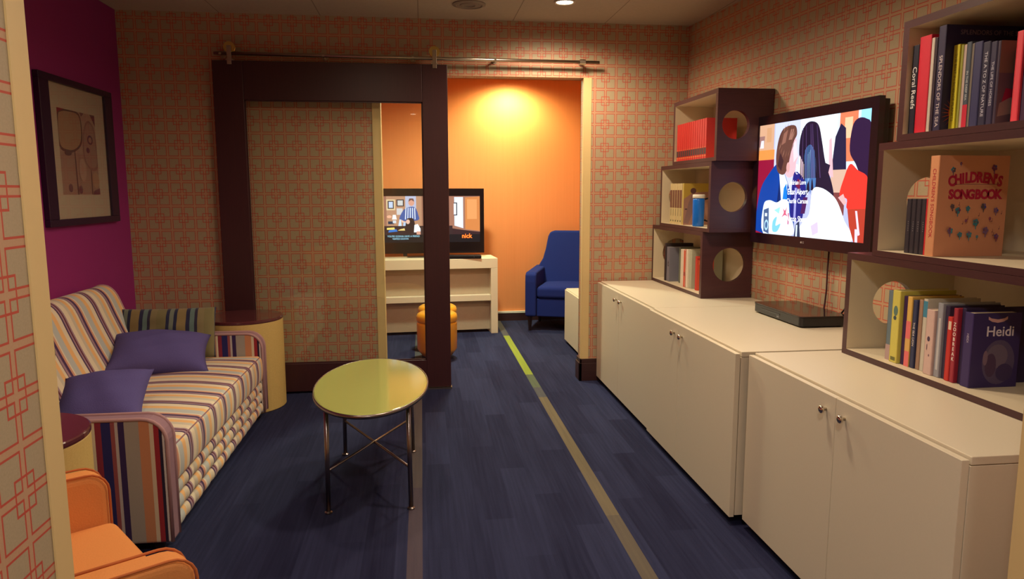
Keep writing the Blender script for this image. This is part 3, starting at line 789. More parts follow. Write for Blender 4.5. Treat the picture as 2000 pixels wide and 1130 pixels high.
cc = [((176, 132, 116), rc(0, 1, 0, 1)), ((196, 164, 64), [(0, .8), (1, .8), (1, 1), (0, 1)]), ((196, 164, 64), [(0, .62), (.35, .78), (1, .8), (0, .82)]), ((92, 56, 58), ell(.36, .82, .11, .07)), ((60, 46, 70), ell(.1, .38, .05, .015, 10)), ((60, 46, 70), ell(.28, .31, .05, .015, 10)), ((150, 118, 116), [(.02, .05), (.2, .55), (.33, .75), (.36, .3), (.2, 0.02)])]
book(4.625, .026, .272, .18, ZM, (200, 180, 100), 'yellow and dusty pink book turned to show its cover behind the blue cup', xs=1.715, group='books in the middle far shelf', cover_art=cc)
t = thing('insulated_cup', 'bright blue cylindrical cup with a white rim and dark handle', 'cup', (1.738, 4.395, ZM))
MB().lathe([(.001, 0), (.033, 0), (.036, .006), (.037, .165), (.034, .176), (.001, .176)], n=32).build('body', mat('blue_gloss_plastic', (22, 110, 214), 0.25), t, world=False, smooth=True)
MB().lathe([(.001, .177), (.037, .177), (.0385, .182), (.0385, .196), (.034, .200), (.001, .200)], n=32).build('lid', M_whitetrim, t, world=False, smooth=True)
MB().tube([(.036, -.01, .17), (.062, -.018, .178), (.072, -.022, .16), (.070, -.022, .06), (.062, -.018, .03), (.036, -.01, .04)], .006, 8).build('handle', M_black, t, world=False, smooth=True)

GB = 'books in the bottom far shelf'
FB = [
    (4.945, .030, .265, .20, 1.715, (44, 34, 42), 'tall dark brown book by the hole of the far bottom cube', None),
    (4.912, .055, .242, .20, 1.720, (118, 118, 134), 'wide slate grey book with a black emblem', [((40, 36, 46), ell(.62, .5, .25, .07, 14)), ((118, 118, 134), ell(.66, .5, .12, .04, 12)), ((40, 36, 46), [(.45, .55), (.6, .62), (.68, .56), (.55, .5)])]),
    (4.790, .030, .246, .165, 1.765, (110, 116, 100), 'greyish green book set back behind the white ones', None),
    (4.640, .020, .246, .19, 1.722, (220, 214, 196), 'thin white book in the far bottom cube', None),
    (4.615, .018, .246, .19, 1.722, (226, 214, 196), 'second thin white book, touching the orange-striped one', None),
    (4.592, .046, .248, .19, 1.722, (206, 84, 60), 'orange-red and white striped spine in the far bottom cube', [sband((226, 206, 190), .0, 1.0), ((206, 84, 60), rc(.25, .9, .0, .98)), ((150, 50, 50), rc(.25, .9, .3, .4))]),
    (4.540, .030, .252, .20, 1.722, (224, 216, 200), 'white book right of the orange-striped one', None),
    (4.506, .034, .252, .21, 1.735, (176, 180, 160), 'pale sage book whose cover shows beside the little red one', None),
]
for (yf, w_, h_, d_, xs, c_, lb, ss) in FB:
    book(yf, w_, h_, d_, ZB_, c_, lb, xs=xs, group=GB, spine_shapes=ss)
rcov = [((206, 78, 54), rc(0, 1, 0, 1)), ((170, 40, 40), rc(0, 1, .9, .95)), ((220, 110, 70), rc(.1, .9, .76, .88)), ((206, 160, 120), ell(.55, .55, .3, .09, 14)), ((200, 80, 90), ell(.35, .4, .2, .14, 12)), ((216, 170, 90), ell(.6, .2, .3, .12, 12)), ((120, 50, 50), ell(.7, .38, .06, .04, 8)), ((230, 200, 150), ell(.3, .16, .1, .05, 10)), ((120, 120, 90), ell(.5, .62, .2, .03, 10))]
book(4.410, .034, .218, .11, ZB_, (190, 44, 40), 'small red and orange picture book at the near end of the far bottom cube', xs=1.735, group=GB, cover_art=rcov)

# ------------------------------------------------------------------ wall television (right wall)
d_ = Vector((-WD, 1, 0)).normalized()
def tvp(y, off):  # point on plane parallel to the wall, off metres into the room
    n = Vector((-1, -WD, 0)).normalized(); p = Vector((wx(y), y, 0)); return p + n * off
OFF = 0.095
p0 = tvp(4.075, OFF)
tvm = frame((p0.x, p0.y, 1.105), -d_, (0, 0, 1))      # local: u to the right on screen, v up, n out of the screen
TW, TH = 1.022, 0.718
t = thing('wall_television', 'large flat television on the right wall showing a couple and credits', 'television', (p0.x, p0.y - .5, 1.105))
def loc_box(b, u0, u1, v0, v1, n0, n1, M):
    return b.box(u0, u1, v0, v1, n0, n1, T=M)
b = MB(); loc_box(b, 0, TW, 0, .058, -.03, 0, tvm); loc_box(b, 0, TW, TH - .05, TH, -.03, 0, tvm); loc_box(b, 0, .047, .058, TH - .05, -.03, 0, tvm); loc_box(b, TW - .047, TW, .058, TH - .05, -.03, 0, tvm)
b.build('bezel', mat('dark_plum_gloss_bezel', (40, 22, 34), 0.2), t)
b = MB(); loc_box(b, .01, TW - .01, .01, TH - .01, -.065, -.0302, tvm); b.build('back_cover', M_black, t, bevel=.004)
b = MB(); loc_box(b, TW * .3, TW * .7, TH * .3, TH * .7, -.093, -.0655, tvm); b.build('wall_bracket', M_black, t)
SW, SH = TW - .094, TH - .108
sm = tvm @ Matrix.Translation((.047, .058, -.006))
def soft(pp, n=4):
    """closed smooth curve through the outline of a figure"""
    if len(pp) < 6 or len(pp) > 16: return pp
    N = len(pp); out = []
    for i in range(N):
        p0, p1, p2, p3 = pp[i - 1], pp[i], pp[(i + 1) % N], pp[(i + 2) % N]
        for k in range(n):
            s_ = k / n
            out.append(tuple(min(1, max(0, .5 * (2 * p1[j] + (p2[j] - p0[j]) * s_ + (2 * p0[j] - 5 * p1[j] + 4 * p2[j] - p3[j]) * s_ ** 2 + (-p0[j] + 3 * p1[j] - 3 * p2[j] + p3[j]) * s_ ** 3))) for j in range(2)))
    return out
def sc(shapes): return [(c, [(p[0] * SW, p[1] * SH) for p in soft(pp)]) for c, pp in shapes]
LAV = (176, 182, 226)
scr = [(LAV, rc(0, 1, 0, 1)),
  ((206, 160, 128), rc(0, .16, .76, 1)), ((150, 110, 104), [(.0, .8), (.05, .8), (.06, .9), (0, .9)]), ((220, 215, 240), [(.01, .79), (.05, .79), (.05, .86), (.02, .86)]), ((200, 150, 110), rc(.08, .13, .84, .97)), ((238, 140, 70), rc(0, .17, .68, .77)), ((140, 18, 52), rc(0, .17, .0, .68)),
  ((196, 202, 236), rc(.17, .44, .2, 1)),
  ((226, 244, 255), rc(.42, .62, .4, 1)), ((240, 250, 255), [(.55, 1), (.75, 1), (.74, .75), (.70, .55), (.62, .55), (.58, .7)]),
  ((206, 226, 250), rc(.74, 1, .45, 1)), ((214, 120, 84), rc(.76, .9, .62, 1)), ((240, 190, 150), rc(.8, .86, .8, .96)), ((150, 220, 250), rc(.92, 1, .86, 1)),
  ((28, 24, 60), [(.71, .55), (.73, .82), (.77, .92), (.81, .88), (.83, .55)]), ((206, 170, 150), rc(.71, .84, .36, .56)), ((120, 60, 60), rc(.72, .83, .2, .38)),
  ((232, 176, 186), [(.69, .52), (.73, .5), (.70, .82), (.68, .8)]),
  ((30, 20, 50), [(.66, .62), (.70, .6), (.68, .5), (.64, .56)]),
  ((8, 60, 150), [(0, .02), (.0, .2), (.04, .42), (.12, .55), (.21, .64), (.27, .58), (.33, .44), (.37, .3), (.38, 0)]),
  ((4, 34, 96), [(.2, .1), (.24, .5), (.26, .5), (.24, .1)]),
  ((220, 236, 250), [(.23, .56), (.27, .58), (.32, .46), (.31, .28), (.27, .25)]), ((10, 120, 226), [(.285, .42), (.31, .46), (.325, .3), (.30, .18), (.27, .22)]),
  ((228, 176, 186), [(.30, .62), (.34, .82), (.385, .84), (.395, .74), (.41, .69), (.395, .64), (.39, .58), (.375, .53), (.33, .51), (.29, .55)]),
  ((244, 206, 214), [(.355, .8), (.385, .83), (.395, .74), (.408, .69), (.37, .64)]),
  ((96, 58, 50), [(.20, .60), (.19, .72), (.21, .86), (.25, .94), (.32, .965), (.375, .95), (.39, .88), (.365, .83), (.345, .76), (.33, .68), (.315, .60), (.28, .54), (.23, .55)]),
  ((140, 92, 78), [(.24, .8), (.26, .9), (.3, .93), (.28, .82)]), ((150, 104, 90), [(.31, .84), (.33, .93), (.36, .93), (.345, .84)]), ((62, 34, 40), [(.21, .62), (.23, .74), (.27, .66), (.25, .57)]),
  ((216, 160, 160), ell(.318, .60, .017, .045, 12)),
  ((28, 14, 44), [(.42, .7), (.425, .86), (.47, .955), (.53, .97), (.585, .93), (.62, .8), (.66, .62), (.72, .46), (.74, .34), (.66, .30), (.60, .36), (.54, .40), (.48, .34), (.455, .52), (.46, .6)]),
  ((236, 206, 210), [(.425, .7), (.47, .62), (.475, .48), (.44, .46), (.43, .56)]),
  ((66, 110, 168), [(.47, .72), (.52, .78), (.565, .7), (.585, .5), (.575, .38), (.55, .5), (.54, .36), (.515, .52), (.50, .36), (.48, .55)]),
  ((110, 150, 200), [(.50, .7), (.525, .74), (.53, .5), (.51, .45)]),
  ((238, 248, 255), [(.56, .40), (.63, .42), (.72, .37), (.78, .30), (.84, .16), (.90, .0), (.46, 0), (.48, .12), (.54, .2)]),
  ((30, 30, 120), [(.36, .2), (.37, .5), (.40, .56), (.47, .5), (.50, .4), (.49, .24), (.47, .14), (.40, .14)]), ((110, 20, 60), [(.40, .44), (.42, .5), (.45, .48), (.44, .4)]), ((70, 20, 80), [(.46, .2), (.48, .34), (.52, .34), (.50, .2)]), ((150, 150, 210), rc(.395, .415, .16, .42)),
  ((206, 190, 236), [(.56, .1), (.62, .14), (.63, .05), (.58, .02)]),
  ((40, 16, 56), [(.85, .7), (.86, .88), (.90, .94), (.96, .93), (1, .86), (1, .5), (.94, .52), (.90, .6)]),
  ((238, 52, 42), [(.79, .36), (.82, .5), (.86, .6), (.92, .55), (1, .48), (1, .26), (.86, .25), (.85, .33)]),
  ((232, 170, 170), [(.78, .34), (.82, .37), (.85, .3), (.83, .28)]),
  ((176, 56, 40), [(.86, .25), (1, .26), (1, .0), (.92, 0), (.88, .12)]), ((226, 206, 230), [(.92, .24), (.935, .24), (.965, .06), (.95, .05)]), ((226, 206, 230), [(.925, .1), (.945, .1), (.95, 0), (.93, 0)]),
  ((60, 130, 60), rc(.8, .0 + .86, .0, .0)) ,
  ((220, 236, 250), [(.09, .0), (.08, .26), (.14, .31), (.22, .29), (.28, .32), (.34, .30), (.36, .18), (.40, .1), (.38, 0)]),
  ((70, 90, 130), [(.09, .02), (.085, .22), (.14, .24), (.15, 0.0)]), ((210, 220, 240), rc(.10, .125, .16, .19)), ((160, 200, 220), ell(.12, .08, .022, .05, 12)), ((60, 90, 140), ell(.12, .08, .012, .03, 12)),
  ((120, 196, 226), [(.19, .12), (.23, .16), (.22, .08), (.27, .1), (.24, .03), (.19, .03)]), ((206, 90, 120), [(.29, .24), (.31, .22), (.33, .25), (.32, .2), (.34, .17), (.31, .18), (.28, .16), (.30, .2)]), ((196, 120, 150), rc(.34, .355, .1, .2)),
  ((150, 226, 240), [(.2, .22), (.26, .25), (.25, .19)]),
  ((40, 50, 80), [(.41, .0), (.42, .1), (.455, .14), (.47, .0)]), ((206, 226, 250), rc(.425, .44, .0, .1)),
]
scr = [s for s in scr if not (len(s[1]) == 4 and abs(s[1][0][1] - s[1][2][1]) < 1e-9)]
for k in range(15):      # strands of hair
    u_ = .435 + .0095 * k; top_ = .95 - 4.2 * (u_ - .52) ** 2
    scr.insert(-14, (random.choice([(52, 30, 66), (20, 8, 34), (74, 52, 96)]), [(u_, top_), (u_ + .003, top_), (u_ + .012 + .05 * (k / 15), .50), (u_ + .004 + .05 * (k / 15), .50)]))
for k in range(16):
    a = k * .39; u_ = .285 + .07 * math.cos(a); v_ = .80 + .12 * math.sin(a)
    scr.insert(-14, (random.choice([(130, 84, 70), (70, 40, 40), (156, 110, 92)]), [(u_, v_), (u_ + .012, v_ + .03), (u_ + .02, v_ + .07), (u_ + .006, v_ + .03)]))
art('screen', t, sm, sc(scr), M_screen, step=.00003)
M_wtext = emis('white_screen_text', (235, 245, 255), 1.5)
for body, u_, v_, s_ in (('B', .41, .60, .036), ('C', .41, .555, .036), ('Adrian Lore', .425, .465, .034), ('Edan Alpert', .425, .385, .044), ('Charlie Carson', .425, .305, .036), ('Aaron Shurtz', .435, .15, .042)):
    text('credit_line', t, sm @ Matrix.Translation((u_ * SW, v_ * SH, .0036)), body, s_, M_wtext, depth=0.0, sx=.85)
b = MB(); 
lgm = tvm @ Matrix.Translation((TW / 2, .03, .0006))
b.lathe([(.0045, 0), (.0055, 0), (.0055, .0004), (.0045, .0004)], (-.012, 0, 0), 20, T=lgm); b.build('maker_emblem', M_silver, t)
text('maker_lettering', t, lgm @ Matrix.Translation((.004, 0, 0)), 'LG', .016, M_silver, depth=.0003)
# hanging cable
cbl = MB().tube([(2.07, 3.452, 1.12), (2.066, 3.45, 1.0), (2.068, 3.452, .9), (2.062, 3.45, .83), (2.055, 3.45, .775), (2.052, 3.44, .756)], .0045, 8)
tag(cbl.build('power_cable', mat('dark_red_brown_cable', (70, 28, 34), .5), smooth=True, loc=(2.07, 3.452, .756)), 'thin dark cable hanging from the wall television to the cabinet top', 'cable')

# disc player
t = thing('disc_player', 'black flat disc player on the white cabinet below the wall television', 'disc player', (1.91, 3.44, .75))
def rectround(x0, x1, y0, y1, r):
    pts = []
    for cx, cy_, a0 in ((x1 - r, y1 - r, 0), (x0 + r, y1 - r, 90), (x0 + r, y0 + r, 180), (x1 - r, y0 + r, 270)):
        pts += [(cx + r * math.cos(R(a0 + k * 22.5)), cy_ + r * math.sin(R(a0 + k * 22.5))) for k in range(5)]
    return pts
MB().prism(rectround(1.792, 2.04, 3.195, 3.69, .02), .757, .800, 'z').build('case', M_black, t, bevel=.002)
MB().prism(rectround(1.790, 2.04, 3.193, 3.692, .02), .8002, .806, 'z').build('top_cover', mat('glossy_brown_black_cover', (34, 18, 22), .1), t, bevel=.001)
for x, y in ((1.82, 3.23), (1.82, 3.65), (2.01, 3.23), (2.01, 3.65)):
    MB().lathe([(.001, 0), (.012, 0), (.012, .0075), (.001, .0075)], (x, y, .7501), 16).build('foot', M_black, t)
MB().box(1.7895, 1.7915, 3.40, 3.60, .778, .784).build('disc_slot', M_gloss, t)
text('front_lettering', t, frame((1.7915, 3.42, .768), (0, -1, 0), (0, 0, 1)), 'DVD', .010, M_silver, depth=.0003)
tag(MB().tube([(2.052, 3.30, .755), (2.056, 3.29, .80), (2.06, 3.26, .835), (2.062, 3.22, .84), (2.06, 3.18, .81), (2.055, 3.16, .757)], .0045, 8).build('signal_cable', M_black, smooth=True, loc=(2.05, 3.3, .755)), 'short black cable loop arching behind the disc player', 'cable')

# ------------------------------------------------------------------ framed picture on the magenta wall
t = thing('framed_picture', 'dark framed print of poppies on the magenta wall above the sofa', 'picture', (XL, 4.5, 1.22))
pm = frame((XL + .026, 4.045, 1.218), (0, 1, 0), (0, 0, 1))   # u towards the far corner, v up, n into the room
PW, PH = .885, .803
b = MB()
for q in ((0, PW, 0, .038), (0, PW, PH - .036, PH), (0, .103, .038, PH - .036), (PW - .105, PW, .038, PH - .036)):
    b.box(q[0], q[1], q[2], q[3], -.025, 0.004, T=pm)
b.build('frame', mat('dark_plum_frame', (44, 22, 52), .35), t, bevel=.003)
MB().box(.103, PW - .105, .038, PH - .036, -.02, -.012, T=pm).build('mount', M_mat, t)
qm = pm @ Matrix.Translation((.195, .17, -.0118)); QW, QH = .455, .468
pic = [((176, 138, 128), rc(0, 1, 0, 1)), ((168, 128, 120), rc(0, 1, .0, .5)),
  ((150, 24, 60), [(0, 1), (.2, 1), (.14, .9), (0, .86)]), ((120, 60, 84), [(.58, 1), (.7, 1), (.62, .95)]), ((120, 50, 80), [(.86, 1), (1, 1), (1, .86)]),
  ((104, 66, 74), [(0, .9), (.1, .98), (.3, 1), (.56, .98), (.62, .8), (.58, .62), (.4, .52), (.2, .5), (0, .56)]),
  ((172, 134, 112), [(.02, .9), (.1, .96), (.3, .98), (.54, .96), (.59, .8), (.55, .64), (.4, .55), (.2, .53), (.02, .59)]),
  ((150, 104, 104), [(.6, .55), (.66, .8), (.8, .92), (.95, .84), (1, .6), (1, .35), (.82, .3), (.66, .38)]),
  ((166, 124, 118), [(.63, .55), (.68, .78), (.8, .89), (.93, .82), (.97, .6), (.97, .38), (.82, .33), (.68, .4)]),
  ((110, 56, 90), ell(.82, .68, .08, .06)), ((166, 124, 118), ell(.82, .68, .045, .035)), ((110, 56, 90), ell(.74, .55, .05, .035)), ((104, 66, 80), ell(.2, .49, .09, .03)),
  ((104, 66, 80), [(.37, .52), (.385, .52), (.40, .0), (.375, 0)]), ((104, 66, 80), [(.78, .31), (.795, .31), (.79, .0), (.77, 0)]),
  ((120, 70, 90), ell(.2, .08, .05, .05)), ((120, 70, 90), ell(.46, .06, .05, .05)), ((120, 60, 84), [(.8, 0), (1, 0), (1, .08), (.84, .05)]), ((186, 140, 120), ell(.9, .18, .1, .1)), ((186, 146, 136), ell(.55, .3, .1, .14))]
art('print', t, qm, [(c, [(p[0] * QW, p[1] * QH) for p in soft(pp)]) for c, pp in pic], M_print)
MB().box(.103, PW - .105, .038, PH - .036, -.004, -.002, T=pm).build('glass', glass('picture_glass'), t)

# ------------------------------------------------------------------ sofa
CR, LB, OR_, PU, MR, LI, GR_ = (222, 208, 182), (184, 188, 186), (232, 182, 122), (74, 46, 88), (96, 38, 58), (158, 128, 142), (200, 190, 172)
seq = [(0, LB), (.13, OR_), (.23, CR), (.33, PU), (.365, LI), (.40, MR), (.435, LI), (.47, CR), (.58, GR_), (.66, OR_), (.74, CR), (.80, PU), (.815, LI), (.865, PU), (.925, (206, 150, 124)), (.965, CR)]
M_sofa = stripes('striped_sofa_fabric', 1, .36, seq, .1)
seqx = [(0, CR), (.05, MR), (.09, GR_), (.18, OR_), (.24, CR), (.27, PU), (.33, GR_), (.42, (196, 132, 94)), (.47, CR), (.50, (156, 44, 54)), (.53, (38, 34, 70)), (.57, GR_), (.66, (196, 146, 124)), (.722, CR), (.734, (140, 48, 66)), (.755, (44, 42, 104)), (.79, (150, 80, 84)), (.807, (186, 176, 176)), (.819, (58, 40, 88)), (.84, (164, 156, 148)), (.896, (200, 138, 102)), (.936, (214, 198, 172)), (.95, (158, 46, 56)), (.969, (44, 34, 60)), (.984, (206, 198, 196)), (.989, (44, 34, 70))]
M_sofax = stripes('striped_sofa_arm_fabric', 0, .96, seqx, .0)
M_pipdark = mat('plum_piping', (150, 112, 122), .8, spec=.2)
M_armtop = mat('lilac_band_fabric', (150, 118, 130), .9, spec=.1)
SX0, SX1, SY0, SY1 = -1.945, -0.985, 2.795, 4.555
t = thing('sofa', 'striped two-seat sofa against the magenta wall', 'sofa', (SX0, (SY0 + SY1) / 2, 0))
AT = .085; AH = .545
def armprof(x0, x1, z0, z1, r):
    pts = [(x0, z0), (x1, z0)]
    pts += [(x1 - r + r * math.cos(R(a)), z1 - r + r * math.sin(R(a))) for a in range(0, 91, 15)]
    pts += [(x0, z1)]
    return pts
pr = armprof(SX0, SX1, .045, AH, .09)
for y in (SY0, SY1 - AT):
    ab = MB().prism(pr, y, y + AT, 'y'); ab.m = [0, 0] + [1] * len(pr)
    a_ = ab.build('arm', [M_sofax, M_armtop], t, bevel=.012, seg=3)
    for yy_ in (y + .004, y + AT - .004):
        path = [(SX1 - .002, yy_, .05)] + [(p[0], yy_, p[1]) for p in pr[2:-1]] + [(SX0 + .02, yy_, AH)]
        MB().tube([(p[0], p[1], p[2]) for p in path], .0075, 8).build('piping', M_pip, a_, smooth=True)
IY0, IY1 = SY0 + AT + .003, SY1 - AT - .003
MB().rbox(-1.62, SX1 - .005, IY0, IY1, .250, .410, .022, crown=.028, front_crown=.010).build('seat_cushion', M_sofa, t, smooth=True, merge=True)
sc_ = [o for o in bpy.data.objects if o.parent == t and o.name.startswith('seat_cushion')][0]
for z_ in (.4035, .258):
    MB().tube([(SX1 - .010, IY0 + .012 + (IY1 - IY0 - .024) * k / 30, z_) for k in range(31)], .003, 8).build('piping', M_pipdark, sc_, smooth=True)
b = MB()
def quilt(u, v):
    y = IY0 + (IY1 - IY0) * u; z = .05 + .198 * v
    rowp = abs(math.sin(math.pi * v * 3)) ** .45
    k = int(v * 2.999)
    colp = abs(math.sin(math.pi * (y - IY0) / .12)) ** .35
    return (SX1 - .030 + .012 * rowp + .013 * rowp * colp, y, z)
b.grid(quilt, 180, 36); b.build('tufted_front', M_sofa, t, smooth=True)
MB().box(-1.90, SX1 - .036, IY0, IY1, .05, .248).build('base', M_sofa, t)
bp_ = [(-1.943, .25), (-1.943, .78), (-1.935, .825), (-1.905, .852), (-1.865, .860), (-1.825, .845), (-1.79, .80), (-1.755, .71), (-1.71, .60), (-1.655, .48), (-1.63, .41), (-1.63, .25)]
def cr(pts, n=4):   # Catmull-Rom through an open outline
    out = []
    for i in range(len(pts) - 1):
        p0, p1, p2, p3 = pts[max(i - 1, 0)], pts[i], pts[i + 1], pts[min(i + 2, len(pts) - 1)]
        for k in range(n):
            s_ = k / n
            out.append(tuple(.5 * (2 * p1[j] + (p2[j] - p0[j]) * s_ + (2 * p0[j] - 5 * p1[j] + 4 * p2[j] - p3[j]) * s_ ** 2 + (-p0[j] + 3 * p1[j] - 3 * p2[j] + p3[j]) * s_ ** 3) for j in range(2)))
    out.append(pts[-1]); return out
MB().prism(cr(bp_, 3), IY0 + .002, IY1 - .002, 'y').build('backrest', M_sofa, t, bevel=.03, seg=4, smooth=False)
bpx = cr(bp_[1:-1], 4)
MB().tube([(p[0], IY1 - .012, p[1]) for p in bpx], .006, 8).build('back_piping', M_pip, t, smooth=True)
for x in (SX0 + .06, SX1 - .07):
    for y in (SY0 + .05, SY1 - .05):
        MB().lathe([(.001, 0), (.02, 0), (.024, .049), (.001, .049)], (x, y, .0), 16).build('leg', M_leg, t, smooth=False)

def cushion(name, loc, rot, w, h, th, m, label, pinch=.10, n=26, group=None):
    b = MB()
    for sgn in (1, -1):
        vs = []
        for j in range(n + 1):
            for i in range(n + 1):
                u = -1 + 2 * i / n; v = -1 + 2 * j / n
                e = max(0, (1 - abs(u) ** 2.4)) * max(0, (1 - abs(v) ** 2.4))
                x = u * w / 2 * (1 - pinch * (1 - v * v) * abs(u)); y = v * h / 2 * (1 - pinch * (1 - u * u) * abs(v))
                wr = .004 * math.sin(7 * u + 3 * v) * e + .003 * math.sin(11 * v - 4 * u) * e
                vs.append((x, y, sgn * (th / 2 * e ** .55) + wr))
        fs = []
        for j in range(n):
            for i in range(n):
                f = (j * (n + 1) + i, j * (n + 1) + i + 1, (j + 1) * (n + 1) + i + 1, (j + 1) * (n + 1) + i)
                fs.append(f if sgn > 0 else f[::-1])
        b.add(vs, fs)
    o = b.build(name, m, smooth=True, merge=True)
    o.location = loc; o.rotation_euler = rot
    return tag(o, label, 'cushion', group)
M_pil = stripes('olive_striped_pillow_fabric', 0, .26, [(0, (120, 112, 78)), (.2, (44, 46, 74)), (.27, (112, 120, 108)), (.36, (40, 42, 70)), (.43, (134, 116, 78)), (.62, (44, 44, 72)), (.7, (96, 118, 116)), (.8, (50, 46, 66)), (.86, (128, 116, 84))], .2)
GP = 'cushions on the striped sofa'
cushion('cushion', (-1.50, 4.40, .575), (R(76), 0, R(2)), .54, .30, .11, M_pil, 'olive and navy striped cushion standing against the far sofa arm', pinch=.03, group=GP)
cushion('cushion', (-1.46, 4.13, .515), (R(20), R(4), R(14)), .52, .40, .20, M_purple, 'plain purple cushion lying tilted against the striped cushion', group=GP)
cushion('cushion', (-1.40, 3.25, .495), (R(26), R(-3), R(8)), .37, .38, .19, M_purple, 'plain purple cushion at the near end of the sofa', group=GP)
cushion('cushion', (-1.68, 3.03, .60), (R(76), 0, R(20)), .38, .32, .11, M_pil, 'olive striped cushion tucked behind the near purple one', pinch=.03, group=GP)

# ------------------------------------------------------------------ drum side tables
def drum(x, y, label, r=.25):
    t = thing('drum_table', label, 'side table', (x, y, 0), group='round drum tables beside the sofa')
    MB().lathe([(.001, 0), (r - .006, 0), (r, .006), (r, .578), (r - .004, .582), (.001, .582)], n=72).build('body', M_drum, t, world=False, smooth=False)
    MB().lathe([(.001, .5825), (r + .001, .5825), (r + .002, .588), (r + .002, .598), (r - .003, .602), (.001, .602)], n=72).build('tabletop', M_drumtop, t, world=False, smooth=False)
    return t
drum(-1.172, 4.816, 'cream drum side table with brown top in the far corner behind the sofa')
drum(-1.40, 2.49, 'drum side table with dark top between the orange armchair and the sofa', r=.26)

# ------------------------------------------------------------------ oval table
TX, TY = -.25, 3.40
t = thing('oval_table', 'lime-topped oval table on thin metal legs in front of the sofa', 'table', (TX, TY, 0))
MB().lathe([(.001, .486), (.258, .486), (.262, .490), (.262, .497), (.258, .5), (.001, .5)], (TX, TY, 0), 96, sy=1.93).build('tabletop', M_lime, t)
MB().lathe([(.2625, .482), (.2665, .482), (.2672, .490), (.2665, .4985), (.2625, .4985), (.2625, .482)], (TX, TY, 0), 96, sy=1.92).build('rim', M_bronze, t, smooth=True)
LX = (-.43, -.07); LY = (3.085, 3.80)
for x in LX:
    for y in LY:
        l = MB().tube([(x, y, .008), (x + (.004 if x < TX else -.004), y, .4855)], .0105, 14).build('leg', M_bronze, t, smooth=True)
        MB().lathe([(.001, 0), (.017, 0), (.017, .006), (.008, .012), (.001, .012)], (x, y, 0), 18).build('foot', M_bronze, l)
MB().tube([(LX[0], LY[0], .192), (LX[1], LY[1], .192)], .006, 10).build('brace', M_bronze, t, smooth=True)
MB().tube([(LX[0], LY[1], .192), (LX[1], LY[0], .192)], .006, 10).build('brace', M_bronze, t, smooth=True)

# ------------------------------------------------------------------ orange armchair (near left)
ang = math.atan2(.42, -.57)
t = thing('armchair', 'orange upholstered armchair at the left edge, cut by the near wall', 'armchair', (-0.96, 1.785, 0), R(90 + 37))
# local: +x width, front towards -y
Wc, Dc = .76, .50
def arm_side(x0, x1, nm):
    pts = [(-Dc / 2, .10), (-Dc / 2 - .005, .40)] + [(-Dc / 2 + .055 - .06 * math.cos(R(a)), .520 + .06 * math.sin(R(a))) for a in range(0, 91, 18)] + [(Dc / 2 - .05, .590), (Dc / 2 - .01, .590), (Dc / 2 - .01, .10)]
    a_ = MB().prism(pts, x0, x1, 'x').build(nm, M_orangefab, t, world=False, bevel=.022, seg=4)
    for xx in (x0 + .003, x1 - .003):
        MB().tube([(xx, p[0], p[1]) for p in pts[:-2]], .0035, 8).build('piping', M_pip_or, a_, world=False, smooth=True)
arm_side(-Wc / 2, -Wc / 2 + .078, 'arm'); arm_side(Wc / 2 - .078, Wc / 2, 'arm')
MB().rbox(-Wc / 2 + .080, Wc / 2 - .080, -Dc / 2 - .015, Dc / 2 - .09, .31, .43, .03, crown=.022).build('seat_cushion', M_orangefab, t, world=False, smooth=True, merge=True)
MB().box(-Wc / 2 + .080, Wc / 2 - .080, -Dc / 2 + .005, Dc / 2 - .08, .10, .308).build('seat_base', M_orangefab, t, world=False, bevel=.01)
MB().prism([(Dc / 2 - .13, .25), (Dc / 2 - .11, .45), (Dc / 2 - .04, .76), (Dc / 2 - .02, .79), (Dc / 2 + .01, .78), (Dc / 2 + .01, .2)], -Wc / 2 + .080, Wc / 2 - .080, 'x').build('backrest', M_orangefab, t, world=False, bevel=.02, seg=3)
for x in (-Wc / 2 + .05, Wc / 2 - .05):
    for y in (-Dc / 2 + .05, Dc / 2 - .05):
        MB().lathe([(.001, 0), (.014, 0), (.02, .101), (.001, .101)], (x, y, 0), 14).build('leg', M_leg, t, world=False)

# ------------------------------------------------------------------ far room furniture
t = thing('media_console', 'white open console table under the television in the orange room', 'console', (.10, 7.0, 0), R(4.5))
xa, xb_ = -.85, .64; yb_ = .40
MB().box(xa, xb_, 0, yb_, .655, .752).build('top_panel', M_cab, t, world=False, bevel=.002)
MB().box(xb_ - .068, xb_, 0, yb_, 0, .654).build('side_panel', M_cab, t, world=False, bevel=.002)
MB().box(xa, xa + .068, 0, yb_, 0, .654).build('side_panel', M_cab, t, world=False, bevel=.002)
MB().box(xa + .0685, xb_ - .0685, 0.01, yb_ * .22 - .001, .33, .388).build('shelf', M_cab, t, world=False, bevel=.002)
MB().box(xa + .0685, xb_ - .0685, yb_ * .22, yb_ * .22 + .016, .03, .654).build('back_panel', mat('beige_back_panel', (176, 160, 138), .6), t, world=False)

CZ = Matrix.Rotation(R(1.0), 4, 'Z')
t = thing('television', 'flat television standing on the white console in the orange room', 'television', (.09, 7.27, .7525), R(1.0))
tw, th, zb = 1.07, .645, .79
TM = Matrix.Translation((.09, 7.27, 0)) @ CZ
TM = TM @ frame((-.535, -.0, zb), (1, 0, 0), (0, 0, 1))
b = MB(); 
for q in ((0, tw, 0, .11), (0, tw, th - .075, th), (0, .04, .11, th - .075), (tw - .042, tw, .11, th - .075)): b.box(q[0], q[1], q[2], q[3], -.03, 0, T=TM)
b.build('bezel', M_gloss, t)
MB().box(.02, tw - .02, .02, th - .02, -.07, -.0302, T=TM).build('back_cover', M_black, t)
MB().box(tw / 2 - .28, tw / 2 - .24, -.03, .05, -.05, -.032, T=TM).box(tw / 2 - .04, tw / 2 + .04, -.03, .05, -.05, -.032, T=TM).build('neck', M_black, t)
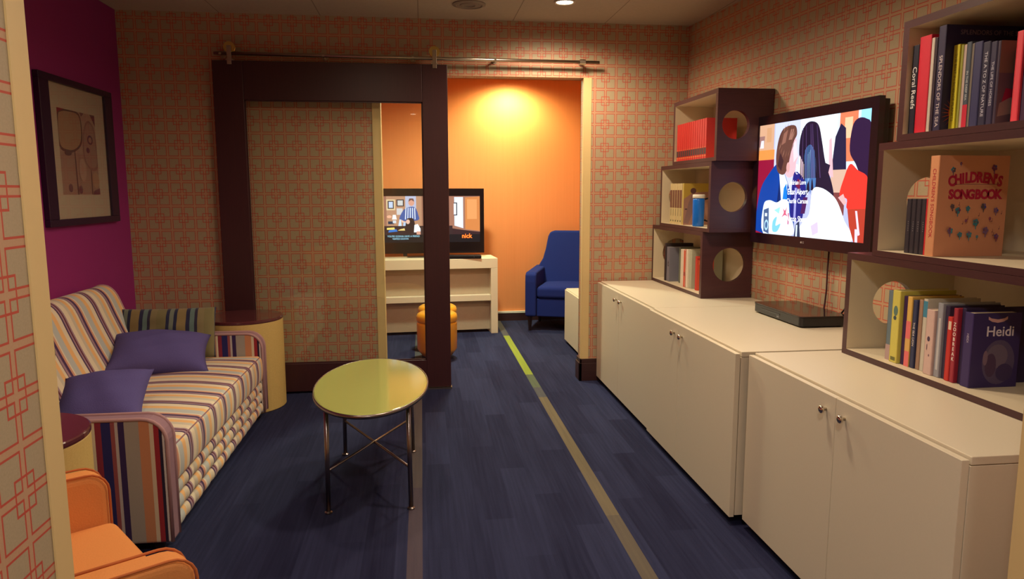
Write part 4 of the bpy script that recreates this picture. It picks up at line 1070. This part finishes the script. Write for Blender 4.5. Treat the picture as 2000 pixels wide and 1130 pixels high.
MB().prism([(x * 1.0, y) for x, y in rectround(-.24, .24, -.05, .12, .03)], 0.0, .012, 'z').build('stand_base', M_gloss, t, world=False)
s2 = TM @ Matrix.Translation((.04, .11, -.008)); W2, H2 = tw - .082, th - .185
# screen picture spans local 0..1; the sliding door hides the middle
def U(px): return (px - 742) / (933 - 742) * .62 + .38   # spread over the visible right part
s = [((150, 104, 84), rc(0, 1, 0, 1)), ((22, 16, 22), rc(0, 1, 0, .17)),
     ((52, 34, 36), rc(0, .72, .17, .36)), ((206, 214, 230), [(.74, .98), (.83, .98), (.83, .30), (.74, .36)]), ((232, 242, 250), [(.755, .94), (.82, .94), (.82, .32), (.755, .37)]),
     ((40, 30, 40), rc(.735, .77, .58, .86)), ((220, 226, 236), rc(.735, .76, .6, .84)),
     ((196, 122, 66), [(.85, .97), (1.0, .99), (1.0, .24), (.85, .28)]), ((214, 146, 88), [(.87, .93), (.97, .93), (.97, .5), (.87, .5)]),
     ((52, 30, 34), [(.72, .30), (.84, .26), (1, .22), (1, .17), (.72, .17)]),
     ((176, 132, 104), rc(.40, .66, .36, 1)),
     ((214, 190, 150), rc(.40, .465, .7, .93)), ((56, 44, 50), rc(.41, .455, .73, .9)), ((186, 200, 226), rc(.418, .448, .75, .88)),
     ((60, 48, 50), rc(.475, .53, .78, .93)), ((196, 196, 196), rc(.483, .522, .8, .91)), ((200, 196, 196), rc(.475, .52, .6, .74)),
     ((176, 180, 206), rc(.54, .62, .6, 1)),
     ((66, 88, 150), [(.50, .48), (.52, .68), (.56, .76), (.61, .76), (.635, .6), (.63, .48)])]
for k in range(5): s.append(((214, 222, 240), [(.535 + k * .018, .5), (.542 + k * .018, .5), (.548 + k * .016, .75), (.541 + k * .016, .75)]))
s += [((206, 150, 130), ell(.585, .86, .022, .07, 14)), ((110, 70, 60), [(.563, .88), (.57, .95), (.6, .95), (.607, .88), (.585, .92)]),
      ((216, 180, 160), [(.505, .5), (.53, .46), (.56, .44), (.55, .40), (.51, .44)]),
      ((240, 236, 230), [(.44, .5), (.475, .5), (.468, .6), (.446, .6)]), ((230, 170, 140), ell(.42, .56, .018, .03, 10)), ((40, 50, 70), rc(.41, .455, .40, .46)), ((200, 206, 216), rc(.445, .47, .42, .48)),
      ((196, 214, 240), [(.485, .36), (.51, .36), (.505, .5), (.495, .5)]), ((170, 190, 220), [(.52, .36), (.55, .36), (.54, .44), (.525, .44)]),
      ((230, 206, 110), [(.40, .28), (.46, .28), (.455, .33), (.40, .32)]), ((50, 110, 190), [(.41, .22), (.48, .24), (.47, .29), (.415, .27)]), ((226, 196, 120), [(.48, .26), (.535, .26), (.53, .31), (.5, .29)]),
      ((44, 26, 28), [(.54, .22), (.545, .48), (.57, .53), (.60, .5), (.61, .3), (.59, .2)]), ((220, 176, 156), ell(.557, .45, .014, .05, 12)), ((236, 240, 246), [(.60, .22), (.605, .38), (.63, .4), (.65, .3), (.65, .22)]), ((206, 150, 130), rc(.62, .65, .17, .24))]
def u2(u): return (0 if u < .01 else .06 + (u - .40) * 1.346) if u <= .66 else u
art('screen', t, s2, [(c, [(u2(p[0]) * W2, p[1] * H2) for p in soft(pp)]) for c, pp in s], M_screen, step=.00003)
text('channel_logo', t, s2 @ Matrix.Translation((.865 * W2, .13 * H2, .0025)), 'nick', .062, emis('orange_logo', (240, 110, 40), 1.3), depth=0, offset=.0015)
for k, body in enumerate(("YOU'RE GONNA HAVE A FRIEND", 'NAMED DUSTIN')):
    text('caption_line', t, s2 @ Matrix.Translation((.225 * W2 - k * .03, (.135 - .055 * k) * H2, .0025)), body, .027, emis('caption_blue_%d' % k, (130, 190, 226), 1.0), depth=0, sx=.8)
t = thing('media_box', 'small black media box on the white console', 'media box', (.345, 7.06, .7525))
MB().box(.12, .575, 7.02, 7.15, .756, .783).build('case', M_black, t, bevel=.003)
MB().box(.20, .26, 7.018, 7.0195, .768, .772).box(.50, .505, 7.018, 7.0195, .768, .772).build('indicator', M_silver, t)
MB().box(.13, .565, 7.03, 7.14, .7526, .7558).build('foot', M_black, t)

def stool(x, y, label):
    t = thing('round_stool', label, 'stool', (x, y, 0), group='yellow vinyl drum stools')
    MB().lathe([(.001, .035), (.13, .035), (.155, .07), (.168, .09), (.170, .30), (.166, .318), (.001, .318)], n=48).build('body', M_yellow, t, world=False, smooth=True)
    MB().lathe([(.001, .3185), (.164, .3185), (.172, .332), (.173, .36), (.165, .385), (.14, .400), (.001, .408)], n=48).build('seat', M_yellow, t, world=False, smooth=True)
    MB().lathe([(.001, 0), (.12, 0), (.12, .0345), (.001, .0345)], n=36).build('base', M_leg, t, world=False)
stool(.112, 6.02, 'front yellow vinyl drum stool seen behind the sliding door stile')
stool(.125, 6.40, 'rear yellow vinyl drum stool, mostly hidden by the front one')

t = thing('cabinet', 'low white cabinet beyond the opening, against the far room right wall', 'cabinet', (1.55, 6.2, 0))
MB().box(1.335, 2.14, 5.45, 6.53, .03, .49).build('body', M_cab, t, bevel=.002)
MB().box(1.325, 2.14, 5.45, 6.535, .4905, .51).build('worktop', M_cab, t, bevel=.002)
for a, c in ((5.45, 5.99), (5.993, 6.53)):
    MB().box(1.312, 1.3345, a, c, .03, .500).build('door', M_cab, t, bevel=.001)
MB().box(1.36, 2.14, 5.48, 6.50, .0, .0295).build('plinth', M_leg, t)

t = thing('wing_chair', 'navy blue high-backed armchair beside the orange wall', 'armchair', (1.50, 7.30, 0), R(-20))
w2 = .39
def bpr(x0, x1):
    pts = [(-.335, .15), (-.335, .50), (-.325, .575), (-.29, .60), (.24, .62), (.28, .62), (.28, .15)]
    MB().prism(pts, x0, x1, 'x').build('arm', M_blue, t, world=False, bevel=.02, seg=3)
bpr(-w2, -w2 + .115); bpr(w2 - .115, w2)
MB().rbox(-w2 + .117, w2 - .117, -.33, .16, .335, .455, .035, crown=.02).build('seat_cushion', M_blue, t, world=False, smooth=True, merge=True)
MB().box(-w2 + .117, w2 - .117, -.31, .2, .15, .333).build('seat_base', M_blue, t, world=False, bevel=.01)
b = MB(); prof = [(-.37, .52), (-.345, .62), (-.30, .70), (-.275, .80), (-.255, .93), (-.235, .975), (-.19, .99), (.19, .99), (.235, .975), (.255, .93), (.275, .80), (.30, .70), (.345, .62), (.37, .52), (.37, .3), (-.37, .3)]
n = len(prof)
vs = [(p[0], .02 + .16 * (p[1] - .3) / .7 + .06, p[1]) for p in prof] + [(p[0], .16 + .12 * (p[1] - .3) / .7 + .04, p[1]) for p in prof]
b.add(vs, [tuple(range(n)), tuple(reversed(range(n, 2 * n)))] + [(i, i + n, (i + 1) % n + n, (i + 1) % n) for i in range(n)])
b.build('backrest', M_blue, t, world=False, bevel=.02, seg=3)
for x in (-w2 + .045, w2 - .045):
    for y in (-.295, .24):
        MB().lathe([(.001, 0), (.014, 0), (.026, .151), (.001, .151)], (x, y, 0), 4, T=None).build('leg', M_leg, t, world=False)
